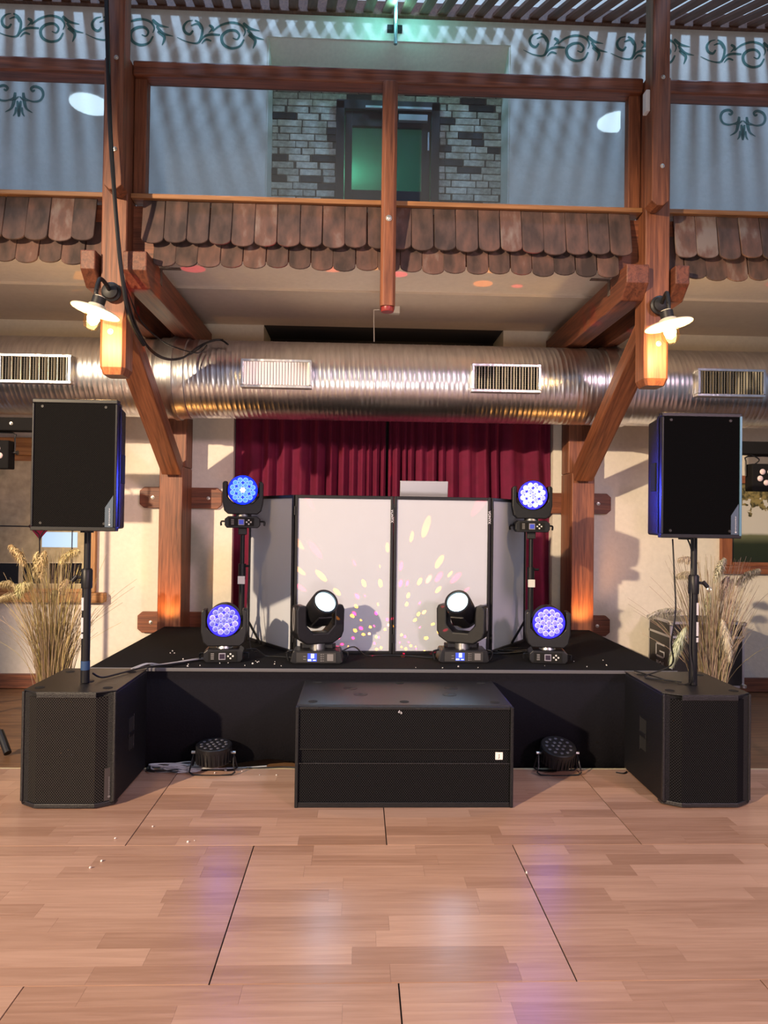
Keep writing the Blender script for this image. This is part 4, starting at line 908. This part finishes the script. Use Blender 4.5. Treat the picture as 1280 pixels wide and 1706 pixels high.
# ================================================================== FLIGHT CASE
fc = thing('flight_case', 'black flight case with metal edges behind the right dried grass', 'flight case', (3.0, 6.22, -.024))
x0, x1, y0, y1, z0, z1 = -.32, .32, -.22, .23, .165, .72
MB().box(x0, x1, y0, y1, z0, z1).build('shell', plain('black_laminate', (.012, .011, .012), .4, var=.3, scale=30), fc, bevel=.004)
mb = MB(); e = .016; o_ = .003
for xx in (x0, x1):
    for yy in (y0, y1): mb.box(xx-(o_ if xx < 0 else e), xx+(e if xx < 0 else o_), yy-(o_ if yy < 0 else e), yy+(e if yy < 0 else o_), z0, z1)
for zz in (z0, z1, z1-.12):
    zl, zh = (zz-o_, zz+e) if zz == z0 else (zz-e, zz+o_)
    for yy in (y0, y1): mb.box(x0, x1, yy-(o_ if yy < 0 else e), yy+(e if yy < 0 else o_), zl, zh)
    for xx in (x0, x1): mb.box(xx-(o_ if xx < 0 else e), xx+(e if xx < 0 else o_), y0, y1, zl, zh)
mb.build('edge_profile', M['alu'], fc)
for xx in (x0, x1):
    for yy in (y0, y1):
        for zz in (z0, z1): MB().lathe([(.018, -.018), (.03, -.01), (.03, .01), (.018, .018)], 12, Matrix.Translation((xx*.985, yy*.985, zz-.01 if zz == z1 else zz+.01))).build('ball_corner', M['steel'], fc, smooth=True)
MB().box(-.18, -.06, y0-.008, y0, z1-.17, z1-.07).box(.10, .22, y0-.008, y0, z1-.17, z1-.07).build('butterfly_latch', M['steel'], fc, bevel=.004)
for sx in (-.24, .24):
    for sy in (-.15, .15): MB().cyl((sx-.018, sy, .06), (sx+.018, sy, .06), .06, n=16).box(sx-.03, sx+.03, sy-.04, sy+.04, .11, .165).build('caster', M['black'], fc, smooth=True)
mb = MB(); mb.box(x0-.002, x0, -.10, .08, .38, .395); mb.box(x0-.002, x0, -.10, .08, .49, .505); mb.box(x0-.002, x0, .065, .08, .38, .505); mb.box(x0-.002, x0, -.10, -.085, .38, .43); mb.box(x0-.002, x0, -.10, .0, .43, .442); mb.build('stencilled_mark', M['silver_text'], fc)
text('IIOI', .10, M['silver_text'], fc, (x0-.002, -.01, .31), Euler((pi/2, 0, -pi/2)))

# ================================================================== DRIED GRASS
def grass(label, X, Y, plumes, nblade, seed, tone, spread):
    rnd = random.Random(seed); t = thing('dried_grass', label, 'dried grass', (X, Y, -.024))
    MB().lathe([(.10, 0), (.13, .03), (.15, .22), (.155, .26), (.145, .26), (.13, .22)], 24).build('pot', plain('dark_clay_pot', (.05, .04, .035), .7), t, smooth=True)
    cols = tone
    for ci, col in enumerate(cols):
        mb = MB()
        for i in range(nblade//len(cols)):
            a = rnd.uniform(0, 2*pi); r = rnd.uniform(0, .11); h = rnd.uniform(.55, 1.12); lean = min(.26, abs(rnd.gauss(0, spread))+.02); a2 = a+rnd.uniform(-.8, .8)
            bend = 1.0 if rnd.random() < .85 else 1.9
            p0_ = Vector((r*cos(a), r*sin(a), .22)); pts_ = []
            for k in range(5):
                u = k/4; pts_.append(p0_+Vector((cos(a2)*lean*bend*u**1.9, sin(a2)*lean*bend*u**1.9*.7, h*(u-(.28*(bend-1)/1.6)*u**3))))
            mb.tube(pts_, rnd.uniform(.0020, .0040), 3, 2, taper=.0010)
        tag(mb.build('blades', plain('straw_blade_%d' % ci, col, .7), t), kind='stuff')
    for (dx_, dy_, z_, ang, L_, wd) in plumes:
        fm_ = MB(); tip = Vector((dx_, dy_, z_)); base = Vector((rnd.uniform(-.05, .05), rnd.uniform(-.03, .03), .25)); 
        dirv = Vector((sin(ang), -.1, cos(ang))).normalized(); neck = tip-dirv*L_
        sm_ = MB(); sm_.tube([base, base.lerp(neck, .5)+Vector((0, 0, .06)), neck, neck+dirv*L_*.6], .0028, 5, 4, taper=.0012)
        stalk = sm_.build('stalk', plain('stalk_straw', (.36, .26, .11), .7), t)
        sidev = dirv.cross(Vector((0, 1, 0))).normalized(); up_ = dirv.cross(sidev)
        for k in range(520):
            u = rnd.random(); c = neck+dirv*L_*u+Vector((0, 0, -.06*u*u)); ww = 1.55*wd*(sin(pi*min(1, .12+u*.80))**.8)*rnd.uniform(.45, 1.1); an = rnd.uniform(0, 2*pi)
            o_ = (sidev*cos(an)+up_*sin(an)); e1 = c+o_*ww+dirv*rnd.uniform(.015, .055)-Vector((0, 0, .030)); mid_ = c+o_*ww*.6+dirv*.022
            wv = o_.cross(dirv).normalized()*.0040
            n_ = len(fm_.v); fm_.v += [tuple(c-wv*.4), tuple(mid_-wv), tuple(e1), tuple(mid_+wv)]; fm_.f.append((n_, n_+1, n_+2, n_+3))
        tag(fm_.build('plume', plain('plume_fluff', tuple(min(1, c*rnd.uniform(.9, 1.15)+.16) for c in tone[0]), .8), t), kind='stuff')
def off(px_, py_, Y, X0): q = at(px_, py_, Y); return (q.x-X0, 0, q.z+.024)
GX, GY = -2.12, 5.05
P = [(28, 897, -.45, .22, .030), (62, 910, .05, .24, .034), (80, 908, .12, .24, .030), (133, 905, .75, .20, .026), (40, 962, .2, .14, .035), (10, 960, -.9, .13, .026), (0, 985, -1.3, .16, .026), (55, 960, .5, .12, .03), (84, 975, .1, .14, .022), (115, 955, .35, .16, .022)]
grass('tall bunch of yellow dried pampas grass behind the left bass cabinet', GX, GY, [(off(a, b, GY, GX)[0], random.uniform(-.08, .08), off(a, b, GY, GX)[2], c, d_, e_) for a, b, c, d_, e_ in P], 420, 3, [(.50, .42, .16), (.40, .30, .13), (.22, .17, .09), (.46, .34, .22)], .16)
GX, GY = 2.60, 5.15
P = [(1137, 920, -1.0, .16, .024), (1134, 948, -1.1, .14, .022), (1200, 920, .25, .24, .030), (1217, 952, .15, .24, .036), (1262, 938, .75, .24, .030), (1086, 1012, -1.45, .24, .026), (1178, 978, .0, .2, .02)]
gp = [(off(a, b, GY, GX)[0], random.uniform(-.08, .08), off(a, b, GY, GX)[2], c, d_, e_) for a, b, c, d_, e_ in P]
q = off(1120, 1088, GY-.15, GX); gp.append((q[0], -.15, q[2], -2.6, .22, .030)); q = off(1215, 1075, GY-.15, GX); gp.append((q[0], -.15, q[2], 2.9, .20, .032))
grass('tall bunch of mauve-grey dried pampas grass behind the right bass cabinet', GX, GY, gp, 420, 9, [(.42, .38, .27), (.36, .27, .20), (.30, .21, .17), (.28, .24, .12)], .20)

# ================================================================== CABLES AND CRUMBS
def cable(label, pts_, r, mat=None, name='cable', group=None, sm=5):
    p = Vector(pts_[0]); o = MB().tube([Vector(q)-p for q in pts_], r, 6, sm).build(name, mat or M['cable'], None, p, smooth=True); return tag(o, label, 'cable', group)
A = lambda px_, py_, Y: tuple(at(px_, py_, Y))
cable('thick black cable running down the left posts from above', [A(176, -60, 4.36), A(179, 60, 4.36), A(183, 200, 4.36), A(189, 300, 4.36), A(197, 400, 4.42), A(205, 470, 4.46), A(216, 530, 4.55), A(240, 575, 4.75)], .013)
cable('black cable loop sagging beneath the left tie beam onto the duct, lowest one', [A(207, 470, 4.50), A(222, 530, 4.7), A(248, 580, 4.95), A(275, 598, 5.25), A(305, 596, 5.45), A(335, 575, 5.60), A(365, 566, 5.66), A(380, 574, 5.60)], .008)
cable('black cable loop sagging beneath the left tie beam, second lowest', [A(205, 480, 4.50), A(225, 545, 4.75), A(255, 585, 5.0), A(285, 598, 5.3), A(318, 590, 5.48), A(350, 568, 5.62), A(372, 566, 5.66)], .006)
cable('thin black cable crossing high under the left tie beam', [A(205, 465, 4.50), A(232, 530, 4.8), A(262, 562, 5.0), A(290, 578, 5.25), A(330, 588, 5.50), A(345, 575, 5.58)], .005)
cable('thin cable hanging from the right loudspeaker to its bass cabinet', [A(1121, 898, 3.95), A(1124, 960, 3.95), A(1126, 1020, 3.98), A(1119, 1070, 4.02), A(1119, 1108, 4.2), (1.72, 4.2, .622), (1.80, 4.12, .620), (1.88, 4.06, .620)], .0045)
cable('thin cable twisted along the right loudspeaker pole', [A(1146, 898, 4.08), A(1152, 915, 4.05), A(1153, 940, 4.03), A(1152, 1000, 4.0), A(1150, 1080, 4.0), (1.90, 4.0, .625), (1.78, 4.22, .620), (1.72, 4.36, .622)], .0045)
cable('black cable lying from the left pole across its bass cabinet', [(-1.47, 4.02, .66), (-1.44, 4.08, .625), (-1.38, 4.20, .622), (-1.30, 4.36, .622), (-1.20, 4.50, .612), (-1.10, 4.60, .607)], .0055)
cable('white cable pair across the stage deck to the left floor light, front one', [(-1.36, 4.34, .62), (-1.30, 4.44, .632), (-1.27, 4.50, .610), (-1.15, 4.62, .607), (-1.05, 4.70, .607), (-.99, 4.72, .607)], .004, M['cable_grey'])
cable('white cable pair across the stage deck to the left floor light, rear one', [(-1.34, 4.34, .62), (-1.28, 4.43, .634), (-1.22, 4.52, .610), (-1.12, 4.66, .607), (-1.02, 4.76, .607), (-.97, 4.78, .607)], .004, M['cable_grey'])
rc = random.Random(4)
for k, (cx_, cy_, rx_, ry_) in enumerate(((-1.12, 4.37, .13, .045), (-1.05, 4.35, .12, .04), (-1.15, 4.34, .10, .05), (-.98, 4.36, .14, .035), (-1.08, 4.38, .16, .04))):
    pts_ = [(cx_+rx_*cos(a*.7+k)*(1+.10*sin(a*1.3+k)), cy_+ry_*sin(a*.7+k), .006+.004*k+.0035*(a % 5)) for a in range(22)]
    cable(['pale cable coil on the floor against the left bass cabinet', 'grey cable coil lying beside the left LED can', 'outermost grey coil in the cable heap left of the LED can', 'cable loop trailing under the left LED can', 'wide grey loop on top of the left cable heap'][k], pts_, .0042, M['cable_grey'] if k != 2 else M['cable'])
cable('black cable trailing along the floor to the middle bass cabinet', [(-.80, 4.42, .004), (-.6, 4.40, .005), (-.45, 4.42, .005), (-.34, 4.40, .005)], .004)
cable('pale cable under the left LED can', [(-1.1, 4.40, .006), (-.9, 4.37, .01), (-.7, 4.40, .006), (-.55, 4.43, .006)], .004, M['cable_grey'])
cable('short black cable end by the right bass cabinet', [(1.60, 4.33, .005), (1.64, 4.31, .006), (1.67, 4.34, .006)], .004)
for k in range(4):
    cx_ = 1.02+.05*k; pts_ = [(cx_+.10*cos(a*.8+k)*(1+.06*k), 5.02+.05*sin(a*.8+k)+.02*k, .607+.004*k+.002*(a % 4)) for a in range(14)]
    cable(['black cable coil on stage beside the right screen edge', 'second black coil in the heap at the right screen edge', 'loose black coil nearest the right floor light', 'top black coil of the heap at the right screen edge'][k], pts_, .0045)
cable('black lead from the left beam light along the screen foot', [(-.10, 4.76, .66), (-.02, 4.80, .68), (.06, 4.86, .612), (.2, 4.90, .606), (.35, 4.88, .606), (.50, 4.82, .606), (.6, 4.84, .62)], .0045)
cable('black lead behind the left floor light on the deck', [(-.74, 4.78, .66), (-.68, 4.80, .66), (-.62, 4.84, .608), (-.55, 4.82, .607), (-.42, 4.78, .607)], .0045)
cable('black lead rising behind the left floor light to the stand', [(-.80, 5.22, 1.44), (-.79, 5.2, 1.2), (-.80, 5.18, .9), (-.76, 5.1, .62), (-.7, 5.0, .607)], .004)
rc = random.Random(2); cr = []
for v in range(2):
    bm = bmesh.new(); bmesh.ops.create_icosphere(bm, subdivisions=1, radius=.005)
    for vv in bm.verts: vv.co *= rc.uniform(.6, 1.3)
    me = bpy.data.meshes.new('crumb'); bm.to_mesh(me); bm.free(); me.materials.append(M['sticker']); cr.append(me)
spots_ = [(rc.uniform(-1.25, -.45), rc.uniform(4.50, 4.7), .604) for _ in range(20)]+[(rc.uniform(1.0, 1.7), rc.uniform(4.5, 4.9), .604) for _ in range(8)]+[(rc.uniform(-.5, .9), rc.uniform(4.5, 4.56), .604) for _ in range(4)]+\
    [(rc.uniform(-.9, -.4), rc.uniform(4.25, 4.38), .004) for _ in range(6)]+[(rc.uniform(-1.2, 1.2), rc.uniform(3.0, 3.6), .004) for _ in range(7)]+[(rc.uniform(-1.3, -.9), rc.uniform(4.7, 5.4), .604) for _ in range(8)]
for k, (x, y, z_) in enumerate(spots_):
    o = bpy.data.objects.new('crumb', cr[k % 2]); C.objects.link(o); o.location = (x, y, z_); o.rotation_euler = (rc.random()*6, rc.random()*6, 0); s_ = rc.uniform(.5, 1.2); o.scale = (s_,)*3
    up_ = z_ > .5; tag(o, 'tiny white popcorn crumb lying on the black stage' if up_ else 'tiny white popcorn crumb lying on the oak dance floor', 'crumb', 'popcorn crumbs on the stage' if up_ else 'popcorn crumbs on the dance floor')

# ================================================================== SMALL EFFECT LAMPS OF THE SHOW
# patterned spot standing low before the screen: red and amber flecks
def gobo(name, loc, target, power, scale, thr, angle):
    o = lamp(name, 'SPOT', loc, power, (1, 1, 1), target, .002, angle, .25); l = o.data; l.use_nodes = True; nt = l.node_tree; em = nt.nodes['Emission']
    tc = N(nt, 'TexCoord'); vo = N(nt, 'TexVoronoi'); vo.inputs['Scale'].default_value = scale; vo.inputs['Randomness'].default_value = .7
    nt.links.new(tc.outputs['Normal'], vo.inputs['Vector'])
    mask = mth(nt, 'LESS_THAN', vo.outputs['Distance'], thr)
    sp = N(nt, 'SeparateColor'); nt.links.new(vo.outputs['Color'], sp.inputs[0])
    some = mth(nt, 'GREATER_THAN', sp.outputs[1], .35)
    nt.links.new(mth(nt, 'MULTIPLY', mask, some), em.inputs['Strength'])
    nt.links.new(ramp(nt, sp.outputs[0], [(.45, (1, .0, .06)), (.55, (1, .28, .0))]), em.inputs['Color'])
gobo('effect_lamp', (.235, 4.70, .66), (.235, 4.98, .98), 200.0, 10, .27, radians(150))
